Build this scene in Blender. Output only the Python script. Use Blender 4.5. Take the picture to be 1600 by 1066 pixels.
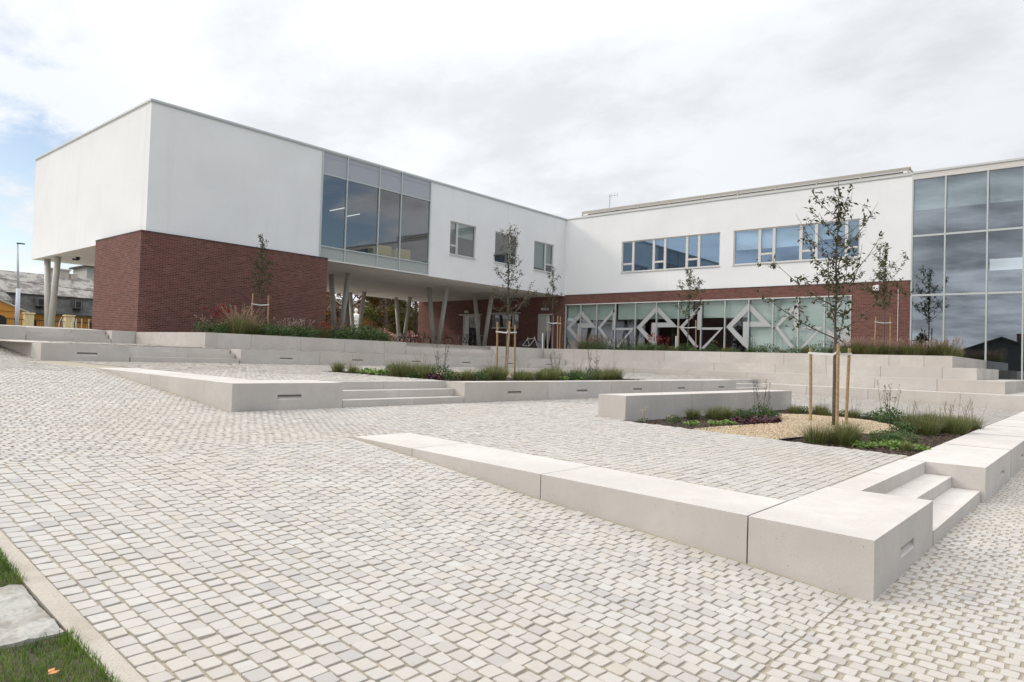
import bpy, bmesh, math, random
import numpy as np
from mathutils import Vector, Matrix, noise
R_ = math.radians
random.seed(7); RNG = np.random.default_rng(7)
for o in list(bpy.data.objects): bpy.data.objects.remove(o)
SC = bpy.context.scene
COL = SC.collection
EYE = 1.675
# ------------------------------------------------------------------ camera
cam_d = bpy.data.cameras.new('camera'); cam = bpy.data.objects.new('camera', cam_d); COL.objects.link(cam)
yaw, pit, rol = R_(40.7322), R_(1.4271), R_(1.8034)
fw = Vector((math.cos(pit)*math.cos(yaw), math.cos(pit)*math.sin(yaw), math.sin(pit)))
r0 = Vector((math.sin(yaw), -math.cos(yaw), 0)); u0 = r0.cross(fw)
cr = r0*math.cos(rol)+u0*math.sin(rol); cu = u0*math.cos(rol)-r0*math.sin(rol)
cam.matrix_world = Matrix(((cr.x,cu.x,-fw.x,0),(cr.y,cu.y,-fw.y,0),(cr.z,cu.z,-fw.z,EYE),(0,0,0,1)))
cam_d.sensor_width = 36; cam_d.lens = 36*1091.31/1600; cam_d.clip_start = .05; cam_d.clip_end = 4000
SC.camera = cam
# ------------------------------------------------------------------ light
SUN = Vector((-.62, 1.0, .69)).normalized()
sl = bpy.data.lights.new('sun', 'SUN'); sl.energy = 0.95; sl.angle = R_(10); sl.color = (1, .93, .83)
so = bpy.data.objects.new('sun', sl); COL.objects.link(so)
so.rotation_euler = (-SUN).to_track_quat('-Z', 'Y').to_euler(); so.location = (-20, 40, 60)
W = bpy.data.worlds.new('World'); SC.world = W; W.use_nodes = True
SC.view_settings.view_transform = 'Standard'; SC.view_settings.look = 'None'
SC.view_settings.exposure = 0.47; SC.view_settings.gamma = 1

class NT:
    """small node-tree helper"""
    def __init__(s, nt): s.nt = nt
    def n(s, t, **kw):
        nd = s.nt.nodes.new(t)
        for k, v in kw.items(): setattr(nd, k, v)
        return nd
    def val(s, sock, v):
        if hasattr(v, 'is_linked') or isinstance(v, bpy.types.NodeSocket): s.nt.links.new(v, sock)
        elif isinstance(v, (tuple, list)) and len(v) == 3 and sock.type == 'RGBA': sock.default_value = (*v, 1)
        else: sock.default_value = v
    def math(s, op, a, b=None, c=None, clamp=False):
        nd = s.n('ShaderNodeMath', operation=op, use_clamp=clamp); s.val(nd.inputs[0], a)
        if b is not None: s.val(nd.inputs[1], b)
        if c is not None: s.val(nd.inputs[2], c)
        return nd.outputs[0]
    def mix(s, f, a, b, bt='MIX'):
        nd = s.n('ShaderNodeMix', data_type='RGBA', blend_type=bt)
        s.val(nd.inputs[0], f); s.val(nd.inputs[6], a); s.val(nd.inputs[7], b); return nd.outputs[2]
    def noise(s, vec=None, scale=5, detail=4, rough=.55, dim='3D'):
        nd = s.n('ShaderNodeTexNoise', noise_dimensions=dim); nd.inputs['Scale'].default_value = scale
        nd.inputs['Detail'].default_value = detail; nd.inputs['Roughness'].default_value = rough
        if vec is not None: s.nt.links.new(vec, nd.inputs['Vector'])
        return nd.outputs['Fac']
    def ramp(s, f, lo, hi, a=0., b=1.):
        nd = s.n('ShaderNodeMapRange', interpolation_type='SMOOTHSTEP'); s.val(nd.inputs[0], f)
        nd.inputs[1].default_value = lo; nd.inputs[2].default_value = hi; nd.inputs[3].default_value = a; nd.inputs[4].default_value = b
        return nd.outputs[0]

GAP = (fw*1091+cr*(-800)+cu*240).normalized()
def build_world():
    T = NT(W.node_tree); W.node_tree.nodes.clear()
    out = T.n('ShaderNodeOutputWorld'); bg = T.n('ShaderNodeBackground'); bg.inputs[1].default_value = .1
    W.node_tree.links.new(bg.outputs[0], out.inputs[0])
    sky = T.n('ShaderNodeTexSky', sky_type='NISHITA', sun_disc=False)
    sky.sun_elevation = math.asin(SUN.z); sky.sun_rotation = math.atan2(SUN.x, SUN.y)
    tc = T.n('ShaderNodeTexCoord'); d = tc.outputs['Generated']
    sep = T.n('ShaderNodeSeparateXYZ'); W.node_tree.links.new(d, sep.inputs[0])
    zz = T.math('ADD', T.math('MAXIMUM', sep.outputs[2], 0.), .22)
    cv = T.n('ShaderNodeCombineXYZ'); T.val(cv.inputs[0], T.math('DIVIDE', sep.outputs[0], zz)); T.val(cv.inputs[1], T.math('DIVIDE', sep.outputs[1], zz))
    vm = T.n('ShaderNodeMapping'); vm.inputs['Rotation'].default_value = (0, 0, R_(-35)); vm.inputs['Scale'].default_value = (1.15, .85, 1); vm.inputs['Location'].default_value = (3.1, 1.7, 0)
    W.node_tree.links.new(cv.outputs[0], vm.inputs[0]); v = vm.outputs[0]
    n1 = T.noise(v, 1.15, 9, .56); n2 = T.noise(v, 2.6, 8, .6); n3 = T.noise(v, .8, 5, .5)
    # angle to the sun drives how bright the cloud is; the far side of the sky is darker and more broken
    dp = T.n('ShaderNodeVectorMath', operation='DOT_PRODUCT'); W.node_tree.links.new(d, dp.inputs[0]); dp.inputs[1].default_value = SUN
    toward = T.ramp(dp.outputs['Value'], -.55, .80)
    fv = T.n('ShaderNodeVectorMath', operation='DOT_PRODUCT'); W.node_tree.links.new(d, fv.inputs[0]); fv.inputs[1].default_value = (.80, .60, 0)
    north = T.ramp(fv.outputs['Value'], -.15, .70)
    cover = T.ramp(T.math('ADD', T.math('ADD', n1, T.math('MULTIPLY', toward, .24)), T.math('MULTIPLY', north, .27)), .50, .62)
    gap = T.n('ShaderNodeVectorMath', operation='DOT_PRODUCT'); W.node_tree.links.new(d, gap.inputs[0]); gap.inputs[1].default_value = GAP
    cover = T.math('MULTIPLY', cover, T.math('SUBTRACT', 1., T.math('MULTIPLY', T.ramp(gap.outputs['Value'], .978, .996), T.ramp(n2, .40, .56, 1., .15))))   # a blue break in the cloud low on the left
    lit = T.math('ADD', T.ramp(toward, 0., 1., 5.7, 6.7), T.math('MULTIPLY', north, .35))
    puff = T.math('ADD', T.math('MULTIPLY', n2, .62), T.math('MULTIPLY', n3, .5))
    shade = T.mix(north, T.ramp(puff, .42, .66, .45, 1.45), T.ramp(puff, .43, .62, .90, 1.08))
    cb = T.math('MULTIPLY', T.math('MULTIPLY', lit, shade), T.ramp(sep.outputs[2], .36, .95, 1., 2.6))   # an overcast sky is brightest overhead
    cc = T.n('ShaderNodeCombineColor'); 
    T.val(cc.inputs[0], T.math('MULTIPLY', cb, T.ramp(north, 0., 1., .975, .955))); T.val(cc.inputs[1], T.math('MULTIPLY', cb, T.ramp(north, 0., 1., .98, .98))); T.val(cc.inputs[2], T.math('MULTIPLY', cb, T.ramp(north, 0., 1., 1.01, 1.02)))
    hs = T.n('ShaderNodeHueSaturation'); hs.inputs['Saturation'].default_value = .95; hs.inputs['Value'].default_value = 1.0
    W.node_tree.links.new(sky.outputs[0], hs.inputs['Color'])
    W.node_tree.links.new(T.mix(cover, hs.outputs[0], cc.outputs[0]), bg.inputs[0])
build_world()

# ------------------------------------------------------------------ materials
MATS = {}
def mat(name, base=(.5,.5,.5), rough=.7, metal=0., spec=.4, fn=None):
    if name in MATS: return MATS[name]
    m = bpy.data.materials.new(name); m.use_nodes = True; MATS[name] = m
    T = NT(m.node_tree); b = m.node_tree.nodes['Principled BSDF']
    b.inputs['Base Color'].default_value = (*base, 1); b.inputs['Roughness'].default_value = rough
    b.inputs['Metallic'].default_value = metal; b.inputs['Specular IOR Level'].default_value = spec
    if fn: fn(T, b)
    return m
def pos(T, kind='Object'): return T.n('ShaderNodeTexCoord').outputs[kind]
def geo_pos(T): return T.n('ShaderNodeNewGeometry').outputs['Position']
def bump(T, b, h, strength=.3, dist=.01):
    bp = T.n('ShaderNodeBump'); bp.inputs['Strength'].default_value = strength; bp.inputs['Distance'].default_value = dist
    T.val(bp.inputs['Height'], h); T.nt.links.new(bp.outputs[0], b.inputs['Normal'])
def attr(T, name='shade'):
    a = T.n('ShaderNodeAttribute'); a.attribute_name = name; return a.outputs['Fac']
def f_concrete(c):
    def fn(T, b):
        p = geo_pos(T)
        big = T.noise(p, .9, 5, .6); mid = T.noise(p, 6, 5, .6); fine = T.noise(p, 160, 3, .6)
        vor = T.n('ShaderNodeTexVoronoi'); vor.inputs['Scale'].default_value = 21; T.nt.links.new(p, vor.inputs['Vector'])
        pit = T.ramp(vor.outputs['Distance'], .06, .15, 1, 0)
        pitsel = T.math('MULTIPLY', pit, T.ramp(T.noise(p, 3.1, 2), .40, .54))
        col = T.mix(T.ramp(big, .3, .72), tuple(x*.86 for x in c), tuple(min(1, x*1.06) for x in c))
        col = T.mix(T.ramp(mid, .38, .74, 0, .5), col, (c[0]*.84, c[1]*.82, c[2]*.78))
        col = T.mix(T.ramp(fine, .42, .66, 0, .42), col, tuple(x*.68 for x in c))
        # vertical run-off stains
        mp = T.n('ShaderNodeMapping'); mp.inputs['Scale'].default_value = (2.2, 2.2, .10); T.nt.links.new(p, mp.inputs[0])
        st = T.ramp(T.noise(mp.outputs[0], 2.2, 6, .65), .55, .78, 0, .22)
        col = T.mix(st, col, (c[0]*.66, c[1]*.64, c[2]*.58))
        a = attr(T, 'shade'); col = T.mix(T.ramp(a, .35, 1., 0, .28), col, (c[0]*.84, c[1]*.795, c[2]*.73)); col = T.mix(T.ramp(a, .0, .4, .2, 0), col, (c[0]*1.05, c[1]*1.07, c[2]*1.11))
        col = T.mix(T.math('MULTIPLY', pitsel, .75), col, tuple(x*.38 for x in c))
        T.nt.links.new(col, b.inputs['Base Color'])
        bump(T, b, T.math('SUBTRACT', T.math('MULTIPLY', fine, .35), pitsel), .35, .004)
    return fn
def f_sett(T, b):
    a = attr(T); p = geo_pos(T)
    r = T.n('ShaderNodeValToRGB'); T.val(r.inputs[0], a); e = r.color_ramp.elements
    cs = [(0,(.325,.30,.272)),(.08,(.36,.34,.318)),(.20,(.395,.368,.332)),(.44,(.43,.402,.362)),(.60,(.452,.426,.385)),(.74,(.437,.396,.342)),(.88,(.47,.448,.410)),(1,(.415,.36,.295))]
    e[0].position, e[0].color = cs[0][0], (*cs[0][1], 1); e[1].position, e[1].color = cs[-1][0], (*cs[-1][1], 1)
    for q, c in cs[1:-1]:
        x = e.new(q); x.color = (*c, 1)
    big = T.noise(p, .35, 4, .6); fine = T.noise(p, 130, 4, .65); mid = T.noise(p, 22, 4, .6)
    col = T.mix(T.ramp(big, .40, .68, 0, .38), r.outputs[0], (.44, .385, .31))
    col = T.mix(T.ramp(mid, .5, .78, 0, .35), col, (.34, .315, .28))
    col = T.mix(T.ramp(fine, .45, .75, 0, .28), col, (.32, .30, .27))
    col = T.mix(T.ramp(T.noise(p, 1.3, 5, .6), .53, .74, 0, .30), col, (.55, .53, .50))
    T.nt.links.new(col, b.inputs['Base Color']); bump(T, b, T.math('ADD', T.math('MULTIPLY', fine, .4), mid), .5, .004)
def f_joint(T, b):
    p = geo_pos(T); n = T.noise(p, 90, 4, .7); g = T.noise(p, .8, 4, .6)
    col = T.mix(T.ramp(n, .3, .7), (.25, .215, .165), (.45, .395, .31))
    col = T.mix(T.ramp(g, .4, .65, 0, .5), col, (.27, .235, .17))
    T.nt.links.new(col, b.inputs['Base Color']); bump(T, b, n, .6, .005)
def f_brick(T, b):
    p = geo_pos(T); s = T.n('ShaderNodeSeparateXYZ'); T.nt.links.new(p, s.inputs[0])
    c = T.n('ShaderNodeCombineXYZ'); T.val(c.inputs[0], T.math('ADD', s.outputs[0], s.outputs[1])); T.val(c.inputs[1], s.outputs[2])
    br = T.n('ShaderNodeTexBrick'); T.nt.links.new(c.outputs[0], br.inputs['Vector'])
    br.inputs['Scale'].default_value = 1; br.inputs['Mortar Size'].default_value = .006; br.inputs['Mortar Smooth'].default_value = .3
    br.inputs['Brick Width'].default_value = .225; br.inputs['Row Height'].default_value = .075; br.inputs['Bias'].default_value = -.1
    br.inputs['Color1'].default_value = (.165, .066, .050, 1); br.inputs['Color2'].default_value = (.092, .038, .031, 1); br.inputs['Mortar'].default_value = (.235, .18, .155, 1)
    # extra per-brick tone: stretched cell noise snapped to the courses
    wn = T.n('ShaderNodeTexWhiteNoise', noise_dimensions='2D')
    c2 = T.n('ShaderNodeCombineXYZ'); T.val(c2.inputs[0], T.math('FLOOR', T.math('DIVIDE', T.math('ADD', s.outputs[0], s.outputs[1]), .225))); T.val(c2.inputs[1], T.math('FLOOR', T.math('DIVIDE', s.outputs[2], .075)))
    T.nt.links.new(c2.outputs[0], wn.inputs['Vector'])
    col = T.mix(T.ramp(wn.outputs['Value'], .72, 1., 0, .38), br.outputs['Color'], (.23, .115, .095))
    col = T.mix(T.ramp(T.noise(p, .7, 4, .6), .4, .7, 0, .3), col, (.13, .055, .05))
    T.nt.links.new(col, b.inputs['Base Color']); bump(T, b, T.math('SUBTRACT', T.noise(p, 60, 3), T.math('MULTIPLY', br.outputs['Fac'], 2.)), .5, .006)
def f_render(T, b):
    p = geo_pos(T); n = T.noise(p, .35, 5, .6); f = T.noise(p, 220, 2, .6)
    mp = T.n('ShaderNodeMapping'); mp.inputs['Scale'].default_value = (1.6, 1.6, .12); T.nt.links.new(p, mp.inputs[0])
    st = T.noise(mp.outputs[0], 1.2, 6, .6)
    col = T.mix(T.ramp(n, .3, .7), (.735, .735, .73), (.785, .785, .78))
    col = T.mix(T.ramp(st, .53, .78, 0, .26), col, (.60, .595, .57))
    T.nt.links.new(col, b.inputs['Base Color']); bump(T, b, f, .25, .003)
def f_noisy(c1, c2, sc=8, lo=.35, hi=.65, bs=0., fine=0):
    def fn(T, b):
        p = geo_pos(T); n = T.noise(p, sc, 5, .6)
        col = T.mix(T.ramp(n, lo, hi), c1, c2)
        if fine: col = T.mix(T.ramp(T.noise(p, fine, 3, .6), .45, .7, 0, .5), col, tuple(x*.6 for x in c1))
        T.nt.links.new(col, b.inputs['Base Color'])
        if bs: bump(T, b, n, bs, .01)
    return fn
def f_leaf(cols, trans=.25):
    def fn(T, b):
        r = T.n('ShaderNodeValToRGB'); T.val(r.inputs[0], attr(T)); e = r.color_ramp.elements
        k = len(cols)-1
        e[0].color = (*cols[0], 1); e[1].color = (*cols[-1], 1)
        for i, c in enumerate(cols[1:-1]):
            x = e.new((i+1)/k); x.color = (*c, 1)
        T.nt.links.new(r.outputs[0], b.inputs['Base Color'])
        tr = T.n('ShaderNodeBsdfTranslucent'); T.nt.links.new(r.outputs[0], tr.inputs[0])
        mx = T.n('ShaderNodeMixShader'); mx.inputs[0].default_value = trans
        T.nt.links.new(b.outputs[0], mx.inputs[1]); T.nt.links.new(tr.outputs[0], mx.inputs[2])
        T.nt.links.new(mx.outputs[0], T.nt.nodes['Material Output'].inputs[0])
    return fn
def glass_mat(name, tint, base, refl=(.93, .96, 1.)):
    m = bpy.data.materials.new(name); m.use_nodes = True; MATS[name] = m
    T = NT(m.node_tree); m.node_tree.nodes.remove(m.node_tree.nodes['Principled BSDF'])
    tr = T.n('ShaderNodeBsdfTransparent'); tr.inputs[0].default_value = (*tint, 1)
    gl = T.n('ShaderNodeBsdfGlossy'); gl.inputs['Roughness'].default_value = 0.004; gl.inputs[0].default_value = (*refl, 1)
    bp = T.n('ShaderNodeBump'); bp.inputs['Strength'].default_value = .012; bp.inputs['Distance'].default_value = .02
    T.val(bp.inputs['Height'], T.noise(geo_pos(T), .9, 2, .5)); T.nt.links.new(bp.outputs[0], gl.inputs['Normal'])
    lw = T.n('ShaderNodeLayerWeight'); lw.inputs[0].default_value = .5; fr = T.n('ShaderNodeMath', operation='POWER'); T.nt.links.new(lw.outputs['Facing'], fr.inputs[0]); fr.inputs[1].default_value = 4.2
    mx = T.n('ShaderNodeMixShader'); T.val(mx.inputs[0], T.math('ADD', base, T.math('MULTIPLY', fr.outputs[0], 1-base), clamp=True))
    T.nt.links.new(tr.outputs[0], mx.inputs[1]); T.nt.links.new(gl.outputs[0], mx.inputs[2])
    T.nt.links.new(mx.outputs[0], T.nt.nodes['Material Output'].inputs[0]); return m
CON = mat('pale_concrete', rough=.82, fn=f_concrete((.565, .525, .482)))
SETT = mat('granite_setts', rough=.55, spec=.5, fn=f_sett)
JOINT = mat('joint_sand', rough=.95, fn=f_joint)
BRICK = mat('red_brick', rough=.85, spec=.25, fn=f_brick)
RENDER = mat('white_render', rough=.9, spec=.2, fn=f_render)
SOFFIT = mat('soffit_board', rough=.85, fn=f_noisy((.50, .47, .425), (.54, .51, .465), .6))
COLUMN = mat('painted_steel_column', rough=.5, fn=f_noisy((.46, .45, .405), (.50, .49, .445), 2))
COPING = mat('aluminium_coping', (.55, .56, .55), .4, .3)
DARKFL = mat('dark_flashing', (.045, .035, .032), .6)
FRAME = mat('window_frame_grey', (.52, .52, .50), .45, .2)
FRAMEW = mat('window_frame_pale', (.60, .58, .545), .5)
MULL = mat('mullion_aluminium', (.50, .53, .51), .38, .4)
PANEL = mat('spandrel_panel', (.36, .37, .40), .25, .0, .5)
PANELG = mat('spandrel_panel_green', (.34, .37, .345), .3, .0, .5)
GLASS = glass_mat('coated_glass', (.52, .57, .56), .17)
GLASSR = glass_mat('reflective_glass', (.58, .63, .63), .31, (.80, .90, 1.))
GLASSD = glass_mat('clear_glass', (.70, .76, .73), .12)
GLASSB = glass_mat('sky_tinted_glass', (.70, .77, .80), .33, (.52, .74, 1.))  # blue reflection tint puts the mirrored sky's colour into the glass
FILM = mat('white_window_film', (.41, .415, .41), .5)
BLIND = mat('roller_blind', (.62, .68, .66), .8)
BLINDW = mat('white_roller_blind', (.72, .78, .80), .8)
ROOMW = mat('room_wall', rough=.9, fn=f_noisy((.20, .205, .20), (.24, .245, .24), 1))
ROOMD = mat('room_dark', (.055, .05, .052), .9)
YELLOW = mat('yellow_upholstery', (.80, .56, .10), .8)
WOOD = mat('stake_wood', rough=.8, fn=f_noisy((.35, .225, .11), (.46, .315, .165), 14, fine=80))
STRAP = mat('white_strap', (.66, .65, .60), .7)
BARK = mat('sapling_bark', rough=.9, fn=f_noisy((.085, .068, .055), (.15, .125, .10), 30, bs=.4))
LEAFT = mat('sapling_leaf', rough=.6, fn=f_leaf([(.03,.035,.016),(.05,.062,.024),(.075,.085,.032),(.105,.075,.034),(.12,.055,.03)], .38))
LEAFY = mat('sapling_leaf_yellowing', rough=.6, fn=f_leaf([(.03,.04,.015),(.06,.075,.025),(.11,.11,.035),(.16,.12,.04)], .35))
GRASSM = mat('grass_blade', rough=.7, fn=f_leaf([(.06,.08,.022),(.105,.13,.035),(.16,.175,.055),(.26,.225,.11)], .3))
LAWN = mat('lawn_blade', rough=.65, fn=f_leaf([(.045,.09,.008),(.08,.16,.012),(.115,.21,.02),(.19,.26,.045),(.26,.24,.09)], .35))
LEAFG = mat('perennial_leaf', rough=.6, fn=f_leaf([(.035,.065,.018),(.065,.115,.028),(.105,.165,.045)], .3))
LETT = mat('lime_leaf', rough=.55, fn=f_leaf([(.12,.20,.04),(.19,.30,.06),(.27,.37,.09)], .3))
HEUCH = mat('dark_red_leaf', rough=.6, fn=f_leaf([(.05,.015,.022),(.085,.025,.035),(.12,.04,.05)], .2))
SEED = mat('straw_seedhead', rough=.85, fn=f_leaf([(.28,.20,.12),(.38,.29,.18),(.48,.38,.26)], .4))
SEEDP = mat('pink_plume', rough=.85, fn=f_leaf([(.26,.16,.115),(.36,.25,.18),(.46,.35,.26)], .4))
STALK = mat('dry_stalk', rough=.85, fn=f_leaf([(.09,.07,.045),(.14,.11,.07)], .1))
REDF = mat('red_flower', rough=.7, fn=f_leaf([(.22,.02,.025),(.34,.04,.04)], .2))
PINKF = mat('pink_flower', rough=.7, fn=f_leaf([(.50,.33,.32),(.62,.48,.46)], .2))
CREAMF = mat('cream_flower', rough=.7, fn=f_leaf([(.45,.36,.24),(.56,.46,.33)], .2))
MULCH = mat('bark_mulch', rough=.95, fn=f_leaf([(.032,.022,.016),(.058,.039,.028),(.10,.068,.048)], .02))
SOILM = mat('soil_bed', rough=.95, fn=f_noisy((.028,.02,.015), (.058,.042,.03), 40, bs=.8))
GRAVELM = mat('tan_gravel', rough=.9, fn=f_leaf([(.34,.24,.14),(.46,.35,.22),(.56,.46,.32),(.62,.55,.44)], .02))
GRAVBED = mat('tan_gravel_bed', rough=.95, fn=f_noisy((.26,.19,.115), (.44,.34,.22), 60, bs=.8))
SLABM = mat('weathered_slab', rough=.95, fn=f_noisy((.40,.385,.345), (.26,.24,.20), 5, .42, .66, .8, 40))
KERBM = mat('kerb_stone', rough=.85, fn=f_noisy((.37,.325,.265), (.45,.405,.34), 3, bs=.15, fine=110))
EARTH = mat('earth', rough=1, fn=f_noisy((.06,.05,.035), (.09,.08,.05), 3))
def f_ground(T, b):
    p = geo_pos(T); n = T.noise(p, .05, 5, .6)
    col = T.mix(T.ramp(n, .42, .6), (.22, .21, .19), (.05, .075, .025)); col = T.mix(T.ramp(T.noise(p, 20, 4), .3, .8, 0, .4), col, (.12, .115, .1))
    T.nt.links.new(col, b.inputs['Base Color'])
GROUNDM = mat('ground_mix', rough=.95, fn=f_ground)
COURTM = mat('court_paving', rough=.85, fn=f_noisy((.46,.43,.385), (.53,.50,.45), 1.2, fine=40))
SLATE = mat('lichen_slate', rough=.85, fn=f_noisy((.36,.34,.30), (.15,.13,.12), 1.6, .40, .62, 0, 6))
SLATED = mat('dark_slate', rough=.7, fn=f_noisy((.05,.05,.046), (.095,.092,.082), 2.5, fine=8))
ORANGE = mat('orange_render', rough=.9, fn=f_noisy((.60,.27,.055), (.68,.33,.08), .8))
CREAM = mat('cream_render', rough=.9, fn=f_noisy((.62,.49,.25), (.68,.56,.32), .8))
BLACKM = mat('black_metal', (.02,.02,.022), .5, .3)
STEEL = mat('galvanised_steel', (.42,.44,.47), .45, .5)
WHITEP = mat('white_paint', (.74,.74,.72), .5)
TRIM = mat('pale_stone_trim', rough=.9, fn=f_noisy((.48,.43,.36), (.54,.49,.42), 3))
DARKW = mat('dark_window', (.015,.02,.02), .15)
RUBBER = mat('black_rubber', (.015,.015,.016), .8)
PLASTER = mat('pale_render_house', rough=.9, fn=f_noisy((.42,.41,.38), (.48,.47,.44), 1))
TILE = mat('dark_roof_tile', rough=.8, fn=f_noisy((.05,.045,.045), (.08,.07,.07), 3))
LAMPM = bpy.data.materials.new('lit_strip'); LAMPM.use_nodes = True
_b = LAMPM.node_tree.nodes['Principled BSDF']; _b.inputs['Emission Color'].default_value = (1, .96, .9, 1); _b.inputs['Emission Strength'].default_value = .9
AUT1 = mat('autumn_leaf_rust', rough=.7, fn=f_leaf([(.12,.06,.02),(.26,.11,.03),(.42,.17,.04),(.22,.15,.035)], .5))
AUT2 = mat('autumn_leaf_green', rough=.7, fn=f_leaf([(.05,.06,.018),(.10,.105,.028),(.16,.145,.035),(.23,.14,.03)], .45))
PINKB = mat('pink_shrub_leaf', rough=.7, fn=f_leaf([(.30,.13,.10),(.48,.24,.19),(.58,.34,.28)], .35))
DTREE = mat('far_tree_leaf', rough=.8, fn=f_leaf([(.018,.028,.012),(.035,.05,.018)], .2))

# ------------------------------------------------------------------ mesh helpers
class MB:
    def __init__(s): s.v = []; s.f = []; s.a = []
    def add(s, vs, fs, a=.5):
        o = len(s.v); s.v += [tuple(q) for q in vs]; s.f += [tuple(i+o for i in f) for f in fs]; s.a += [a]*len(fs); return s
    def poly(s, pts, a=.5): return s.add(pts, [tuple(range(len(pts)))], a)
    def box(s, x0, x1, y0, y1, z0, z1, a=.5):
        return s.add([(x0,y0,z0),(x1,y0,z0),(x1,y1,z0),(x0,y1,z0),(x0,y0,z1),(x1,y0,z1),(x1,y1,z1),(x0,y1,z1)],
                     [(0,3,2,1),(4,5,6,7),(0,1,5,4),(1,2,6,5),(2,3,7,6),(3,0,4,7)], a)
    def prism(s, poly, zb, zt, a=.5):
        n = len(poly); zb = zb if isinstance(zb, (list, tuple)) else [zb]*n; zt = zt if isinstance(zt, (list, tuple)) else [zt]*n
        vs = [(p[0],p[1],z) for p, z in zip(poly, zb)]+[(p[0],p[1],z) for p, z in zip(poly, zt)]
        return s.add(vs, [tuple(range(n))[::-1], tuple(range(n, 2*n))]+[(i,(i+1)%n,n+(i+1)%n,n+i) for i in range(n)], a)
    def tube(s, pts, rad, n=8, a=.5, cap=True):
        pts = [Vector(p) for p in pts]; rad = rad if isinstance(rad, (list, tuple)) else [rad]*len(pts)
        o = len(s.v); prev = None
        for i, p in enumerate(pts):
            t = (pts[min(i+1, len(pts)-1)]-pts[max(i-1, 0)]).normalized()
            if prev is None: prev = t.orthogonal().normalized()
            prev = (prev-t*prev.dot(t)); prev = prev.normalized() if prev.length > 1e-6 else t.orthogonal().normalized()
            q = t.cross(prev)
            for k in range(n):
                an = 2*math.pi*k/n; s.v.append(tuple(p+(prev*math.cos(an)+q*math.sin(an))*rad[i]))
        for i in range(len(pts)-1):
            for k in range(n):
                s.f.append((o+i*n+k, o+i*n+(k+1)%n, o+(i+1)*n+(k+1)%n, o+(i+1)*n+k)); s.a.append(a)
        if cap:
            s.f.append(tuple(o+k for k in range(n))[::-1]); s.f.append(tuple(o+(len(pts)-1)*n+k for k in range(n))); s.a += [a, a]
        return s
    def ring(s, c, r, tr, axis, n=24, m=6, a=.5):
        c = Vector(c); ax = Vector(axis).normalized(); e1 = ax.orthogonal().normalized(); e2 = ax.cross(e1); o = len(s.v)
        for i in range(n):
            t = 2*math.pi*i/n; d = e1*math.cos(t)+e2*math.sin(t)
            for j in range(m):
                u = 2*math.pi*j/m; s.v.append(tuple(c+d*(r+tr*math.cos(u))+ax*tr*math.sin(u)))
        for i in range(n):
            for j in range(m):
                s.f.append((o+i*m+j, o+((i+1)%n)*m+j, o+((i+1)%n)*m+(j+1)%m, o+i*m+(j+1)%m)); s.a.append(a)
        return s
    def lathe(s, c, prof, n=16, a=.5):
        c = Vector(c); o = len(s.v)
        for r, z in prof:
            for k in range(n): s.v.append((c.x+r*math.cos(2*math.pi*k/n), c.y+r*math.sin(2*math.pi*k/n), c.z+z))
        for i in range(len(prof)-1):
            for k in range(n): s.f.append((o+i*n+k, o+i*n+(k+1)%n, o+(i+1)*n+(k+1)%n, o+(i+1)*n+k)); s.a.append(a)
        s.f.append(tuple(o+k for k in range(n))[::-1]); s.f.append(tuple(o+(len(prof)-1)*n+k for k in range(n))); s.a += [a, a]
        return s
    def leaf(s, p, d, up, L, w, a):
        p = Vector(p); d = Vector(d).normalized(); sd = d.cross(Vector(up)); sd = sd.normalized() if sd.length > 1e-4 else d.orthogonal().normalized()
        nn = sd.cross(d); m = p+d*L*.45+nn*L*.06
        s.add([p, m+sd*w*.5-nn*w*.15, p+d*L-nn*L*.08, m-sd*w*.5-nn*w*.15, m], [(0,1,4),(1,2,4),(2,3,4),(3,0,4)], a); return s
    def blade(s, p, d, h, w, bend, a):
        p = Vector(p); d = Vector(d); sd = Vector((-d.y, d.x, 0)); sd = sd.normalized() if sd.length > 1e-5 else Vector((1,0,0))
        q1 = p+Vector((0,0,h*.55))+d*bend*.35; q2 = p+Vector((0,0,h))+d*bend
        s.add([p-sd*w, p+sd*w, q1+sd*w*.8, q1-sd*w*.8, q2], [(0,1,2,3),(3,2,4)], a); return s
    def build(s, name, m, parent=None, smooth=False, bevel=0., loc=None):
        me = bpy.data.meshes.new(name)
        if loc is not None:
            L = Vector(loc); me.from_pydata([tuple(Vector(v)-L) for v in s.v], [], s.f)
        else: me.from_pydata(s.v, [], s.f)
        at = me.attributes.new('shade', 'FLOAT', 'FACE'); at.data.foreach_set('value', s.a)
        me.materials.append(m); me.update()
        if smooth: me.polygons.foreach_set('use_smooth', [True]*len(me.polygons))
        o = bpy.data.objects.new(name, me); COL.objects.link(o)
        if loc is not None: o.location = loc
        if parent: o.parent = parent; 
        if parent and parent.type == 'EMPTY' and loc is None: o.matrix_parent_inverse = Matrix.Translation(-Vector(parent.location))
        elif parent and loc is None and parent.type == 'MESH': o.matrix_parent_inverse = Matrix.Translation(-Vector(parent.location))
        if bevel:
            b = o.modifiers.new('bevel', 'BEVEL'); b.width = bevel; b.segments = 2; b.limit_method = 'ANGLE'; b.angle_limit = R_(35)
        return o
def tag(o, label, cat, group=None, kind=None):
    if label: o['label'] = label
    if cat: o['category'] = cat
    if group: o['group'] = group
    if kind: o['kind'] = kind
    return o
def thing(name, label, cat, loc=(0,0,0), group=None):
    o = bpy.data.objects.new(name, None); COL.objects.link(o); o.location = loc; o.empty_display_size = .2
    return tag(o, label, cat, group)
def structure(o): o['kind'] = 'structure'; return o
def copy_tree(o, parent=None):
    c = o.copy(); COL.objects.link(c)
    if parent: c.parent = parent
    for ch in list(o.children): copy_tree(ch, c)
    return c
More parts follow.
